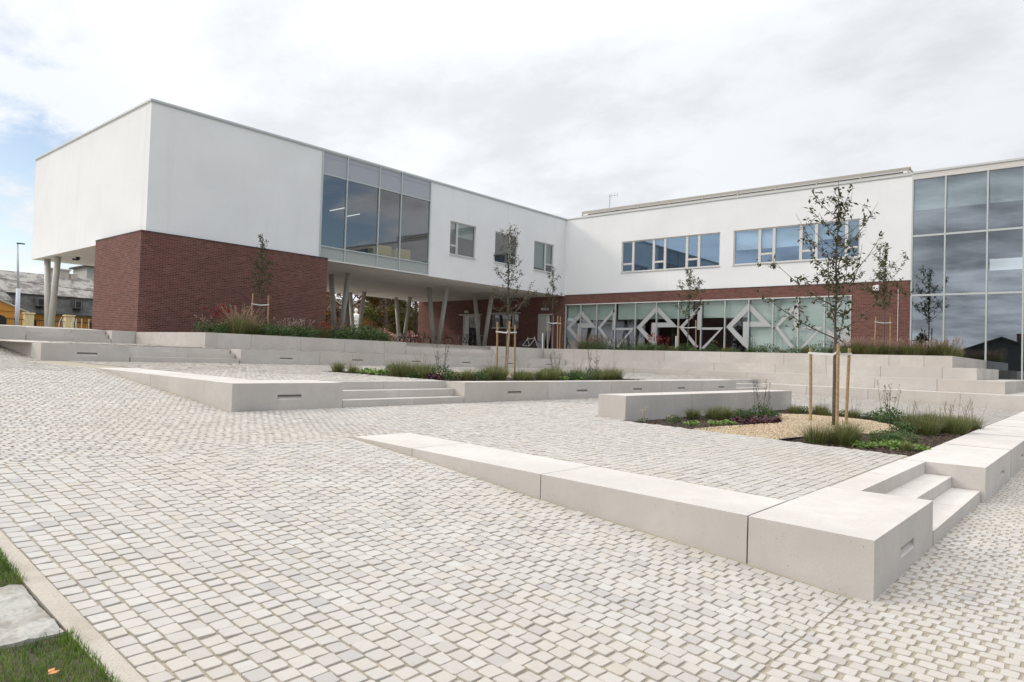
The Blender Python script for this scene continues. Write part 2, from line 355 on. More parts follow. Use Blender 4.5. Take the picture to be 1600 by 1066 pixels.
NUM = ['first','second','third','fourth','fifth','sixth','seventh','eighth','ninth','tenth','eleventh','twelfth','thirteenth','fourteenth','fifteenth','sixteenth','seventeenth','eighteenth','nineteenth','twentieth']
def ordinal(i, n):
    if n == 1: return ''
    if i == 0: return 'leftmost '
    if i == n-1: return 'rightmost '
    return NUM[i]+' ' if i < 20 else ''
def screen_x(x, y):
    d = Vector((x, y, 0)); w = d.dot(fw); return d.dot(cr)/w if w > 0 else 9
# ------------------------------------------------------------------ levels of the site
def interp(y, t): return float(np.interp(y, [a for a, b in t], [b for a, b in t]))
RAMP = [(-50,0),(1.45,0),(2.29,.085),(4.39,.275),(5.92,.44),(7.5,.578),(10.82,.672),(13.96,.94),(16.8,1.176),(22.14,1.225),(28.2,1.77),(31,1.80),(60,1.80)]
def z0(y): return interp(y, RAMP)
def z1(y): return .40+.025*y
def z2(y): return 1.12+.009*(y-10.8)
def z3(y): return 1.70+.012*(y-22.14)
Z4 = 2.26; ZB = 2.42
# ------------------------------------------------------------------ setting: ground and paving
def build_ground():
    b = MB(); S = 1500
    b.poly([(-S,-S,-.07),(S,-S,-.07),(S,S,-.07),(-S,S,-.07)])
    b.poly([(-S,31.42,Z4-.03),(S,31.42,Z4-.03),(S,S,Z4-.03),(-S,S,Z4-.03)])
    structure(b.build('ground', GROUNDM))
    c = MB()
    c.poly([(11.9,24.9,Z4),(40.3,24.9,Z4),(40.3,31.43,Z4),(11.9,31.43,Z4)])
    for (ya, za), (yb, zb) in zip([(31.41,Z4+.002),(35.5,ZB),(52,ZB)][:-1], [(31.41,Z4+.002),(35.5,ZB),(52,ZB)][1:]): c.poly([(-12,ya,za),(60,ya,za),(60,yb,zb),(-12,yb,zb)])
    c.poly([(31.6,8.0,Z4-.02),(40.3,8.0,Z4-.02),(40.3,24.9,Z4-.02),(31.6,24.9,Z4-.02)])
    c.poly([(29.0,-14,.958),(60,-14,.958),(60,2.9,.958),(29.0,2.9,.958)])
    c.poly([(30.2,2.9,1.405),(60,2.9,1.405),(60,4.7,1.405),(30.2,4.7,1.405)])
    structure(c.build('court_ground', COURTM))
build_ground()

def setts(name, x0, x1, y0, y1, zf, along, holes=(), pl=.112, pw=.104, gl=.017, gw=.008, jit=.004, near=9., mid=17., seed=1, slope=True):
    """a field of individual stone setts: rounded tops near the viewer's path, simpler ones further out"""
    rng = np.random.default_rng(seed)
    if along == 'x': nu, nv = int(round((x1-x0)/pl)), int(round((y1-y0)/pw))
    else: nu, nv = int(round((y1-y0)/pl)), int(round((x1-x0)/pw))
    I, J = np.meshgrid(np.arange(nu+1), np.arange(nv), indexing='ij'); I = I.ravel(); J = J.ravel()
    rowshift = .5*(np.arange(nv) % 2)+rng.uniform(-.16, .16, nv)
    u = (I-.0-rowshift[J])*pl+rng.normal(0, jit*.55, I.size); v = (J+.5)*pw+rng.normal(0, jit*.35, I.size)
    hu = (pl-gl)*.5+rng.normal(0, .0024, I.size)-.001; hv = (pw-gw)*.5+rng.normal(0, .0016, I.size)-.0005
    U, V = ((x1-x0), (y1-y0)) if along == 'x' else ((y1-y0), (x1-x0))
    lo = np.maximum(u-hu, 0.004); hi = np.minimum(u+hu, U-.004); ok = (hi-lo) > .018
    uc = (lo+hi)/2; hu = (hi-lo)/2
    if along == 'x': cx, cy, hx, hy = x0+uc, y0+v, hu, hv
    else: cx, cy, hx, hy = x0+v, y0+uc, hv, hu
    for h in holes: ok &= ~((cx > h[0]) & (cx < h[1]) & (cy > h[2]) & (cy < h[3]))
    cx, cy, hx, hy = cx[ok], cy[ok], hx[ok], hy[ok]; N = cx.size
    dist = np.hypot(cx, cy); rot = rng.normal(0, .018, N); tx = rng.normal(0, .016, N); ty = rng.normal(0, .016, N); dz = rng.normal(0, .0016, N)
    zg = np.array([zf(t) for t in cy]); zsl = np.array([(zf(t+.05)-zf(t-.05))/.1 for t in cy]) if slope else np.zeros(N)
    val = np.clip(rng.beta(2.2, 2.0, N), 0, 1)
    VV, FF, AA = [], [], []; off = 0
    def place(sel, px, py, pz):
        c, s_ = np.cos(rot[sel])[:, None], np.sin(rot[sel])[:, None]
        X = cx[sel][:, None]+px*c-py*s_; Y = cy[sel][:, None]+px*s_+py*c
        Z = zg[sel][:, None]+pz+dz[sel][:, None]+px*tx[sel][:, None]+py*(ty[sel]+zsl[sel])[:, None]
        return np.stack([X, Y, Z], -1)
    verts, loops, starts, totals, vals = [], [], [], [], []
    nloop = 0
    for k, sel in enumerate((dist < near, (dist >= near) & (dist < mid), dist >= mid)):
        idx = np.nonzero(sel)[0]
        if not idx.size: continue
        a, b_ = hx[idx][:, None], hy[idx][:, None]
        if k == 0:
            ch = .004+.010*rng.random((idx.size, 8))**1.5; cc = rng.normal(0, .0026, (idx.size, 8))
            C0 = [ch[:, q:q+1] for q in range(8)]
            ox = np.concatenate([-a+C0[0], a-C0[1], a, a, a-C0[4], -a+C0[5], -a, -a], 1); oy = np.concatenate([-b_, -b_, -b_+C0[2], b_-C0[3], b_, b_, b_-C0[6], -b_+C0[7]], 1)
            ox = ox+cc; oy = oy+np.roll(cc, 3, 1)
            P = np.concatenate([place(idx, ox*.945, oy*.945, np.zeros_like(ox)), place(idx, ox*.98, oy*.98, np.full_like(ox, -.0035)), place(idx, ox, oy, np.full_like(ox, -.022))], 1); n = 24
            T = [list(range(8))]
            for rr in (0, 8): T += [[rr+8+i, rr+8+(i+1) % 8, rr+(i+1) % 8, rr+i] for i in range(8)]
        elif k == 1:
            ox = np.concatenate([-a, a, a, -a], 1); oy = np.concatenate([-b_, -b_, b_, b_], 1)
            P = np.concatenate([place(idx, ox*.93, oy*.93, np.zeros_like(ox)), place(idx, ox, oy, np.full_like(ox, -.014))], 1); n = 8
            T = [[0,1,2,3]]+[[4+i, 4+(i+1) % 4, (i+1) % 4, i] for i in range(4)]
        else:
            ox = np.concatenate([-a, a, a, -a], 1)*.96; oy = np.concatenate([-b_, -b_, b_, b_], 1)*.96
            P = place(idx, ox, oy, np.zeros_like(ox)); n = 4; T = [[0,1,2,3]]
        base = (np.arange(idx.size)*n+off)[:, None]
        flat = np.array([i for t in T for i in t]); L = (base+flat[None, :]).ravel(); loops.append(L)
        tl = np.tile(np.array([len(t) for t in T]), idx.size); totals.append(tl); vals.append(np.repeat(val[idx], len(T)))
        verts.append(P.reshape(-1, 3)); off += idx.size*n
    V = np.concatenate(verts); L = np.concatenate(loops); tot = np.concatenate(totals); A = np.concatenate(vals)
    me = bpy.data.meshes.new(name); me.vertices.add(len(V)); me.vertices.foreach_set('co', V.astype(np.float32).ravel())
    me.loops.add(len(L)); me.loops.foreach_set('vertex_index', L.astype(np.int32))
    me.polygons.add(len(tot)); st = np.concatenate([[0], np.cumsum(tot)[:-1]]); me.polygons.foreach_set('loop_start', st.astype(np.int32)); me.polygons.foreach_set('loop_total', tot.astype(np.int32))
    at = me.attributes.new('shade', 'FLOAT', 'FACE'); at.data.foreach_set('value', A.astype(np.float32)); me.materials.append(SETT); me.update(calc_edges=True); me.polygons.foreach_set('use_smooth', np.zeros(len(tot), dtype=bool))
    o = bpy.data.objects.new(name, me); COL.objects.link(o); return structure(o)
def bed(name, x0, x1, ys, zf, m=None, d=.0095, hole=None):
    b = MB()
    if hole:
        hx0, hx1, hy0, hy1 = hole
        for X0, X1, Y0, Y1 in ((x0,hx0,ys[0],ys[-1]),(hx1,x1,ys[0],ys[-1]),(hx0,hx1,hy1,ys[-1]),(hx0,hx1,ys[0],hy0)):
            if X1 > X0 and Y1 > Y0: b.poly([(X0,Y0,zf(Y0)-d),(X1,Y0,zf(Y0)-d),(X1,Y1,zf(Y1)-d),(X0,Y1,zf(Y1)-d)])
        return structure(b.build(name, m or JOINT))
    for a, c in zip(ys[:-1], ys[1:]): b.poly([(x0,a,zf(a)-d),(x1,a,zf(a)-d),(x1,c,zf(c)-d),(x0,c,zf(c)-d)])
    return structure(b.build(name, m or JOINT))
BED1 = (11.42, 18.85, 2.21, 7.02); BED2 = (11.08, 19.86, 11.32, 16.4)
RY = [1.452,2.29,4.39,5.92,7.5]
bed('joint_bed_forecourt', -2, 60, [-14, 1.452], lambda y: 0.)
bed('joint_bed_ramp', 1.36, 5.7, RY, z0); bed('joint_bed_landing', -6, 5.75, [7.5,10.82,13.96,16.8,22.14], z0)
bed('joint_bed_landing_back', -6, 6.2, [22.14,28.2,31.], z0)
bed('joint_bed_middle_terrace', 6.4, 28.7, [2.1,10.9], z1, hole=(11.4,18.9,2.1,7.05)); bed('joint_bed_upper_terrace', 5.7, 29.6, [11.76,22.2], z2, hole=(11.06,19.88,11.76,16.42))
bed('joint_bed_top_terrace', 5.7, 30.5, [23.0,30.6], z3)
setts('forecourt_paving', 1.37, 26, -3.2, 1.45, lambda y: 0., 'y', gl=.019, gw=.009, seed=3)
setts('ramp_paving', 1.37, 5.595, 1.453, 7.56, z0, 'y', pl=.108, pw=.113, gl=.010, gw=.009, seed=4)
setts('landing_paving', -3, 5.6, 7.57, 22.12, z0, 'x', holes=[(5.4,9,7.6,7.5)], gl=.020, gw=.008, seed=5, near=10)
setts('lower_corner_paving', 5.6, 6.6, 7.52, 10.79, z0, 'x', gl=.022, gw=.009, seed=15, near=10)
setts('middle_terrace_paving', 6.55, 28.45, 2.235, 10.79, z1, 'x', holes=[(BED1[0]-.05,BED1[1]+.05,0,BED1[3]+.02),(11.55,19.4,6.5,7.72)], gl=.014, gw=.008, seed=6)
setts('upper_terrace_paving', 6.6, 29.3, 11.75, 22.12, z2, 'x', holes=[(BED2[0]-.05,BED2[1]+.05,0,BED2[3]+.05)], gl=.014, gw=.007, seed=7)
setts('upper_ramp_paving', -3, 6.05, 22.14, 30.5, z0, 'x', gl=.026, gw=.009, seed=8)
setts('top_terrace_paving', 6.98, 30.1, 23.06, 30.45, z3, 'x', holes=[(11.6,40,24.38,40)], seed=9)
# ------------------------------------------------------------------ concrete seat walls
def blk(mb, poly, zb, zt, slots=(), a=0.):
    """a precast block; slots = [(edge, u0, u1, ztop, zbot)] cut a shallow light recess into one side"""
    n = len(poly); zb = list(zb) if isinstance(zb, (list, tuple)) else [zb]*n; zt = list(zt) if isinstance(zt, (list, tuple)) else [zt]*n
    top = [Vector((p[0],p[1],z)) for p, z in zip(poly, zt)]; bot = [Vector((p[0],p[1],z)) for p, z in zip(poly, zb)]
    mb.poly(top, a); mb.poly(bot[::-1], a)
    lenses = []
    for i in range(n):
        j = (i+1) % n; A, B, C_, D = bot[i], bot[j], top[j], top[i]
        sl = [q for q in slots if q[0] == i]
        if not sl: mb.poly([A,B,C_,D], a); continue
        _, u0, u1, zt_, zb_ = sl[0]
        d = (B-A); L = math.hypot(d.x, d.y); h = Vector((d.x/L, d.y/L, 0)); inn = Vector((-h.y, h.x, 0))
        P = lambda u, z, k=0.: Vector((A.x, A.y, 0))+h*u+Vector((0,0,z))+inn*k
        q = [P(u0,zb_),P(u1,zb_),P(u1,zt_),P(u0,zt_)]; r = [P(u0,zb_+.006,.012),P(u1,zb_+.006,.012),P(u1,zt_,.055),P(u0,zt_,.055)]
        o = len(mb.v); mb.v += [tuple(x) for x in (A,B,C_,D,*q,*r)]
        fs = [(0,1,5,4),(1,2,6,5),(2,3,7,6),(3,0,4,7),(4,5,9,8),(5,6,10,9),(6,7,11,10),(7,4,8,11),(8,9,10,11)]
        mb.f += [tuple(k+o for k in f) for f in fs]; mb.a += [a]*len(fs)
        lenses.append((P(u0+.008,zt_-.022,.018), P(u1-.008,zt_-.022,.018), P(u1-.008,zt_-.004,.018), P(u0+.008,zt_-.004,.018), inn))
    return lenses
def seat_wall(name, label, cat, blocks, group=None, bev=.007):
    mb = MB(); L = []
    for q in blocks: L += blk(mb, q[0], q[1], q[2], q[3] if len(q) > 3 else (), q[4] if len(q) > 4 else random.random())
    o = mb.build(name, CON, bevel=bev); tag(o, label, cat, group)
    for a, b, c, d, inn in L:
        m = MB(); e = inn*.03
        m.add([a,b,c,d,a+e,b+e,c+e,d+e], [(0,1,2,3),(7,6,5,4),(0,4,5,1),(1,5,6,2),(2,6,7,3),(3,7,4,0)]); m.build('recessed_light', mat('slot_light_lens', (.14, .13, .115), .5), o)
    return o
def rect(x0, x1, y0, y1, g=.0055): return [(x0+g,y0+g),(x1-g,y0+g),(x1-g,y1-g),(x0+g,y1-g)]
def steps(name, label, rows, group=None):
    """rows: list of (x0,x1,y0,y1,zb,zt, joint x positions)"""
    t = thing(name, label, 'steps', (rows[0][0], rows[0][2], rows[0][4]), group)
    for x0, x1, y0, y1, zb, zt, js in rows:
        mb = MB(); xs = [x0]+list(js)+[x1]
        for a, b in zip(xs[:-1], xs[1:]): blk(mb, rect(a, b, y0, y1, .003), zb, zt, (), random.random())
        mb.build('step', CON, t, bevel=.006)
    return t
# lower seat wall: wedge along the ramp, corner block, and the long run on the right of the steps
def ycut(y0, y1, x0, x1, zf, zb): return [(rect(x0, x1, a, b), zb, [zf(a),zf(a),zf(b),zf(b)]) for a, b in zip(y0, y1)]
seat_wall('concrete_seat_wall', 'low pale concrete seat wall tapering out of the ramp paving, ending in the big near corner block', 'seat wall',
   [([(5.604,1.3),(7.783,1.3),(7.683,2.232),(5.604,2.232)], -.2, [.437,.437,.452,.456], [(0,.85,1.36,.225,.145)], .35)]
   + ycut([2.24,4.385,6.35],[4.385,6.35,7.49], 5.6, 6.53, lambda y: z1(y)+.002, -.1))
seat_wall('concrete_seat_wall', 'long pale concrete seat wall running off the right edge beyond the near steps', 'seat wall',
   [(rect(10.92,13.9,1.235,2.2), -.2, .45, [(0,1.6,2.1,.225,.145)]), (rect(13.9,16.9,1.23,2.2), -.2, .455, [(0,1.6,2.1,.225,.145)]), (rect(16.9,19.9,1.225,2.2), -.2, .46, [(0,1.6,2.1,.225,.145)]),
    (rect(19.9,22.9,1.22,2.2), -.2, .465), (rect(22.9,26.0,1.215,2.2), -.2, .47), (rect(26.0,28.45,1.21,2.2), -.2, .475)])
steps('concrete_steps', 'near flight of pale concrete steps beside the big corner block', [
    (7.80,10.915,1.29,1.62,-.2,.145,[9.45]), (7.80,10.915,1.61,1.93,-.2,.29,[9.35]), (7.72,10.915,1.92,2.225,-.2,.447,[9.2])])
seat_wall('concrete_bench', 'free-standing long concrete bench beside the gravel bed', 'bench',
   [([(11.6,7.07),(14.05,6.915),(14.05,7.555),(11.6,7.69)], .50, 1.027), ([(14.058,6.914),(16.6,6.752),(16.6,7.40),(14.058,7.554)], .50, 1.03), ([(16.608,6.751),(19.3,6.58),(19.3,7.22),(16.608,7.399)], .50, 1.035)], bev=.009)
# second wall
Y2 = 10.8
seat_wall('concrete_seat_wall', 'concrete seat wall with a squared end block, tapering left into the ramp in the middle distance', 'seat wall',
   [([(5.644,10.8),(7.786,10.8),(7.786,11.79),(5.644,11.79)], .4, [1.127,1.125,1.134,1.136], [(0,.82,1.28,.925,.845)], .55)]
   + ycut([11.79,13.96],[13.96,16.9], 5.64, 6.57, lambda y: np.interp(y, [11.79,16.9], [1.136,1.184]), .5))
X = [11.0,14.0,16.95,19.9,22.75,25.62]
seat_wall('concrete_seat_wall', 'concrete seat wall along the front of the planted upper terrace, with four small light slots', 'seat wall',
   [(rect(a,b,10.8,11.3 if a < 19 else 11.78), .4, 1.118, [(0,u,u+.5,.895,.815)]) for a, b, u in zip(X[:-1], X[1:], [1.45,1.25,1.2,1.05,1.3])]+[(rect(11.0,11.09,11.29,11.79), .4, 1.116)])
steps('concrete_steps', 'flight of three concrete steps between the squared end block and the planted terrace', [
    (7.80,10.985,10.8,11.12,.4,.80,[9.55]), (7.80,11.05,11.11,11.43,.4,.955,[9.4]), (7.80,11.06,11.42,11.78,.4,1.118,[9.25])])
steps('concrete_steps', 'small distant flight of steps at the right end of the planted upper terrace', [
    (25.64,28.48,10.8,11.12,.4,.81,[27]), (25.64,29.3,11.11,11.43,.4,.965,[27.4]), (25.64,29.3,11.42,11.78,.4,1.118,[27.2])])
# third wall
X = [11.82,14.9,17.9,20.9,23.9,27.0,30.15]
seat_wall('concrete_seat_wall', 'far left concrete seat wall tapering along the upper ramp below the white building end', 'seat wall',
   [(rect(6.06,8.34,22.14,23.05), .9, 1.70, [(0,.88,1.4,1.46,1.38)])] + ycut([23.05,25.4],[25.4,28.1], 6.06, 6.98, lambda y: z3(y), 1.0))
seat_wall('concrete_seat_wall', 'far concrete seat wall with a row of light slots, below the long planter', 'seat wall',
   [(rect(a,b,22.14,23.05), .9, 1.703, [(0,1.45,1.95,1.445,1.37)]) for a, b in zip(X[:-1], X[1:])])
steps('concrete_steps', 'flight of three concrete steps in the far left seat wall', [
    (8.36,11.78,22.14,22.5,.9,1.37,[10.1]), (8.36,11.8,22.49,22.85,.9,1.53,[10.2]), (8.36,11.8,22.84,23.05,.9,1.695,[10.0])])
# planter and top walls
seat_wall('planter_wall', 'tall concrete planter wall wrapping the corner in front of the brick end', 'planter wall',
   [([(11.66-.044*(a-24.38),a+.003),(12.1,a+.003),(12.1,b-.003),(11.66-.044*(b-24.38),b-.003)], 1.2, Z4) for a, b in ((24.38,26.2),(26.2,28.0),(28.0,29.87))] +
   [(rect(a,b,24.38,24.8), 1.2, Z4) for a, b in ((12.1,13.4),(13.4,15.5),(15.5,17.6),(17.6,19.7),(19.7,20.95))])
seat_wall('concrete_seat_wall', 'distant concrete wall at the far left beside the top steps', 'seat wall', [(rect(a,b,29.8,31.4), 1.2, Z4+.01) for a, b in ((-6,-2),(-2,2),(2,5),(5,7.67))])
seat_wall('end_block', 'small concrete end block between the top left steps and the planter wall', 'concrete block', [(rect(10.52,11.42,29.8,31.4), 1.2, Z4+.02)])
steps('concrete_steps', 'topmost left flight of steps leading up under the white overhang', [
    (7.69,10.50,29.8,30.1,1.2,1.95,[9.2]), (7.69,10.50,30.09,30.4,1.2,2.11,[9.0]), (7.69,10.50,30.39,31.42,1.2,Z4+.005,[9.3])])
steps('concrete_steps', 'wide flight of steps under the leaning columns leading up to the bicycles', [
    (20.97,27.2,24.38,24.7,1.2,1.90,[24]), (20.97,27.2,24.69,25.0,1.2,2.08,[23.5]), (20.97,27.2,24.99,25.3,1.2,Z4+.004,[23])])
# stepped seating along the right wing
def tier(label, x0, depth, yend, xret, zb, zt, ztl, joints, retz=None, yback=24.0):
    ys = [yend]+joints+[yback]; bl = []
    for a, b in zip(ys[:-1], ys[1:]):
        f = lambda y: zt+(ztl-zt)*max(0., min(1., (y-4)/20.))
        bl.append((rect(x0, x0+depth, a, b), zb, [f(a),f(a),f(b),f(b)]))
    if xret:
        xs = [x0+depth]+list(np.arange(x0+depth+2.9, xret-.8, 2.9))+[xret]
        for a, b in zip(xs[:-1], xs[1:]): bl.append((rect(a, b, yend, yend+depth), zb, retz or zt))
    return seat_wall('seating_tier', label, 'seating tier', bl, 'stepped seating along the right wing')
tier('lowest concrete seating tier, meeting the sett paving below the right wing', 28.5, .95, -9., None, .1, .965, .965, [-6,-3,-.1,1.55,4.0,6.93,9.15,10.75], yback=11.8)
tier('second concrete seating tier up from the sett paving', 29.35, .95, 2.81, 44, .3, 1.412, 1.415, [4.84,6.9,9.3,11.9,14.7,17.5,20.3], yback=22.13)
tier('third concrete seating tier up, just under the planter', 30.2, .95, 3.73, 36.6, .8, 1.852, 1.70, [4.82,6.9,8.93,11.02,13.8,16.6,19.4], yback=23.05)
tier('topmost concrete tier holding the long planting bed', 31.06, .45, 4.625, 40.3, 1.2, 2.295, 2.29, [5.57,6.8,9.2,10.96,13.9,16.8,19.7,22.3], yback=24.8)
seat_wall('concrete_seat_wall', 'short far concrete wall between the wide steps and the topmost tier', 'seat wall', [(rect(27.2,31.05,24.38,25.35), 1.2, 2.285)])
# lawn corner
kb = MB()
for i, (a, b) in enumerate(((1.0,2.4),(2.4,3.8),(3.8,5.2),(5.2,6.6),(6.6,8.0),(8.0,9.4),(9.4,10.8))):
    blk(kb, rect(1.255,1.365,a,b,.001), -.2, [z0(a)+.004,z0(a)+.004,z0(b)+.004,z0(b)+.004])
tag(kb.build('kerb', KERBM, bevel=.004), 'narrow stone kerb between the lawn and the sett paving', 'kerb')
lb = MB(); ys = list(np.arange(-14, 7.6, .5))
for a, b in zip(ys[:-1], ys[1:]): lb.poly([(-30,a,z0(a)-.005),(1.25,a,z0(a)-.005),(1.25,b,z0(b)-.005),(-30,b,z0(b)-.005)])
structure(lb.build('lawn_soil', EARTH))
sb = MB(); nx, ny = 60, 26
def slab_p(i, j):
    u, v = i/nx, j/ny; x = -.55+1.785*u; y0, y1 = 3.97-.02*u, 4.68-.035*u; y = y0+(y1-y0)*v; e = min(u, 1-u, v, 1-v)
    x += .012*noise.noise((y*9, 1, 1)) if i in (0, nx) else 0; y += .014*noise.noise((x*8, 3, 2)) if j in (0, ny) else 0
    return (x, y, z0(y)+.022+.016*noise.noise((x*5, y*5, 4))+.010*noise.noise((x*16, y*16, 9))+.006*noise.noise((x*45, y*45, 2))-(.010 if e == 0 else 0))
sb.v = [slab_p(i, j) for j in range(ny+1) for i in range(nx+1)]; sb.f = [(j*(nx+1)+i, j*(nx+1)+i+1, (j+1)*(nx+1)+i+1, (j+1)*(nx+1)+i) for j in range(ny) for i in range(nx)]
rim = [i for i in range(nx+1)]+[j*(nx+1)+nx for j in range(1, ny+1)]+[ny*(nx+1)+i for i in range(nx-1, -1, -1)]+[j*(nx+1) for j in range(ny-1, 0, -1)]
o_ = len(sb.v); sb.v += [(sb.v[k][0], sb.v[k][1], .0) for k in rim]; n_ = len(rim)
sb.f += [(rim[k], o_+k, o_+(k+1) % n_, rim[(k+1) % n_]) for k in range(n_)]; sb.a = [.5]*len(sb.f)
tag(sb.build('stone_slab', SLABM), 'rough weathered stone slab set into the lawn at the bottom left', 'stone slab')
gb = MB()
for _ in range(52000):
    x = 1.268-2.3*random.random()**1.35; y = random.uniform(2.3, 7.2)
    if 3.93 < y < 4.68: continue
    if x < .15 and y > 5.2 and random.random() < .6: continue
    an = random.uniform(0, 6.283); h = random.uniform(.026, .056)*(1-.25*noise.noise((x*3, y*3, 0)))
    gb.blade((x, y, z0(y)-.008), (math.cos(an), math.sin(an), 0), h, .0019, h*random.uniform(.2, .8), min(1, max(0, random.gauss(.45, .22)+.4*noise.noise((x*5, y*5, 2)))))
tag(gb.build('grass', LAWN), None, None, None, 'stuff')
# ------------------------------------------------------------------ the school building
YF, XF, XL = 29.95, 40.38, 11.68          # long facade, right wing facade, left end
ZS, ZT = 6.27, 11.76                      # soffit, top of render
BLD = thing('school_building', 'modern two-storey building of white render over red brick, two wings meeting in a corner', 'building', (XL, YF, Z4))
def facade(mb, axis, c, u0, u1, z0_, z1_, holes, depth=.18, flip=False):
    """flat wall in plane x=c or y=c with rectangular openings and their reveals. outward = -axis"""
    us = sorted({u0, u1, *[h[0] for h in holes], *[h[1] for h in holes]}); zs = sorted({z0_, z1_, *[h[2] for h in holes], *[h[3] for h in holes]})
    P = (lambda u, z, d=0.: (c+d, u, z)) if axis == 'x' else (lambda u, z, d=0.: (u, c+d, z))
    for a, b in zip(us[:-1], us[1:]):
        for e, f in zip(zs[:-1], zs[1:]):
            m = ((a+b)/2, (e+f)/2)
            if any(h[0] < m[0] < h[1] and h[2] < m[1] < h[3] for h in holes): continue
            q = [P(a,e),P(b,e),P(b,f),P(a,f)]; mb.poly(q if axis == 'y' else q[::-1])
    for h in holes:
        a, b, e, f = h[:4]; d = depth
        for q in ([P(a,e),P(a,e,d),P(a,f,d),P(a,f)], [P(b,e),P(b,f),P(b,f,d),P(b,e,d)], [P(a,f),P(a,f,d),P(b,f,d),P(b,f)], [P(a,e),P(b,e),P(b,e,d),P(a,e,d)]): mb.poly(q)
LW = [(28.84,31.05,7.76,9.76),(32.83,35.04,7.78,9.76),(36.80,38.99,7.76,9.76)]
CWL = (19.87, 27.19, ZS, ZT)
RW = [(18.24,25.24,7.70,9.79),(10.35,17.40,7.70,9.79)]
GZ = (10.69, 29.80, Z4, 5.66)
RY0, RY1 = 7.90, 45.5
mb = MB()
facade(mb, 'y', YF, XL, XF, ZS, ZT, LW+[CWL]); facade(mb, 'x', XL, YF, 45.05, ZS, ZT, [])
mb.poly([(XF,45.05,ZS),(XL,45.05,ZS),(XL,45.05,ZT),(XF,45.05,ZT)])
facade(mb, 'x', XF, RY0, YF, 6.31, ZT, RW); mb.poly([(XF,RY0,6.31),(58,RY0,6.31),(58,RY0,ZT),(XF,RY0,ZT)])
mb.poly([(XF,45.05,6.31),(58,45.05,6.31),(58,45.05,ZT),(XF,45.05,ZT)])
mb.build('rendered_wall', RENDER, BLD)
mb = MB(); mb.poly([(XL,YF,ZT-.3),(XF,YF,ZT-.3),(XF,45.05,ZT-.3),(XL,45.05,ZT-.3)]); mb.poly([(XF,-14,ZT-.3),(58,-14,ZT-.3),(58,45.05,ZT-.3),(XF,45.05,ZT-.3)]); mb.build('roof', COURTM, BLD)
mb = MB(); h = (ZT, ZT+.10)
mb.box(XL-.05, XF+.3, YF-.05, YF+.32, *h); mb.box(XL-.05, XL+.32, YF+.32, 45.1, *h); mb.box(XL+.32, 58, 44.8, 45.1, *h); mb.box(XF-.05, XF+.3, RY0-.02, YF-.05, *h)
mb.build('coping', COPING, BLD, bevel=.01)
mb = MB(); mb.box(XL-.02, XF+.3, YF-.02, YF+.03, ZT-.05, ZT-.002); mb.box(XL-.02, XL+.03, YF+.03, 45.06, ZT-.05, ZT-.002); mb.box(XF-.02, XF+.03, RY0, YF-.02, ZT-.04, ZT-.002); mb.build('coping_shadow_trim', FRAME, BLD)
mb = MB(); mb.poly([(XL,YF,ZS),(XL,45.05,ZS),(XF,45.05,ZS),(XF,YF,ZS)]); mb.build('soffit', SOFFIT, BLD)
# brick
mb = MB(); bx0, bx1, by0, by1, bz = 11.48, 20.36, 29.88, 34.9, 6.38
facade(mb, 'y', by0, bx0, bx1, Z4-.3, bz, []); facade(mb, 'x', bx0, by0, by1, Z4-.3, bz, [])
mb.poly([(bx1,by0,Z4-.3),(bx1,by1,Z4-.3),(bx1,by1,ZS-.002),(bx1,by0+.067,ZS-.002),(bx1,by0+.067,bz),(bx1,by0,bz)]); mb.poly([(bx1,by1,Z4-.3),(bx0,by1,Z4-.3),(bx0,by1,ZS-.002),(bx1,by1,ZS-.002)])
mb.build('brick_wall', BRICK, BLD)
mb = MB(); mb.box(bx0-.015, bx1+.01, by0-.015, YF-.002, bz, bz+.035); mb.box(bx0-.015, XL-.002, YF-.002, by1, bz, bz+.035); mb.build('flashing', DARKFL, BLD)
UD = [(38.15,40.08,Z4,5.02),(34.16,36.88,4.0,5.08),(30.81,32.29,Z4,5.03)]
mb = MB()
facade(mb, 'x', XF-.03, RY0, RY1, Z4-.4, 6.305, [GZ]+UD, .2); mb.poly([(XF-.03,RY0,Z4-.4),(XF-.03,RY0,6.305),(58,RY0,6.305),(58,RY0,Z4-.4)])
mb.poly([(XF-.03,RY1,Z4-.4),(58,RY1,Z4-.4),(58,RY1,6.26),(XF-.03,RY1,6.26)]); mb.poly([(XF-.03,RY0,6.305),(XF-.03,YF,6.305),(XF,YF,6.305),(XF,RY0,6.305)])
mb.build('brick_wall', BRICK, BLD)
mb = MB(); mb.box(XF-.05, XF-.002, RY0, YF-.1, 6.307, 6.335); mb.build('flashing', DARKFL, BLD)
mb = MB(); mb.tube([(XF-.05,8.45,2.5),(XF-.05,8.45,5.9)], .018, 8); mb.build('conduit', FRAMEW, BLD)
mb = MB(); mb.box(XF-.19, XF-.031, 9.35, 9.63, 5.80, 6.13); mb.box(XF-.25, XF-.19, 9.40, 9.58, 5.83, 6.0); mb.build('wall_light', WHITEP, BLD, bevel=.015)
for y, z in ((39.58,5.32),):
    mb = MB(); mb.box(XF-.22, XF-.031, y-.2, y+.2, z-.1, z+.1); mb.build('wall_light', FRAMEW, BLD, bevel=.04)
mb = MB()
for dy in (-.25, 0, .25): mb.box(XF-.14, XF-.031, 31.62+dy-.09, 31.62+dy+.09, 5.28, 5.48)
mb.build('wall_light', FRAME, BLD, bevel=.02)
mb = MB(); mb.lathe((12.75,41.2,ZS-.16), [(.05,0),(.09,.03),(.09,.12),(.14,.16)], 12); mb.box(12.5, 12.74, 41.14, 41.26, ZS-.18, ZS-.1); mb.build('security_camera', BLACKM, BLD)
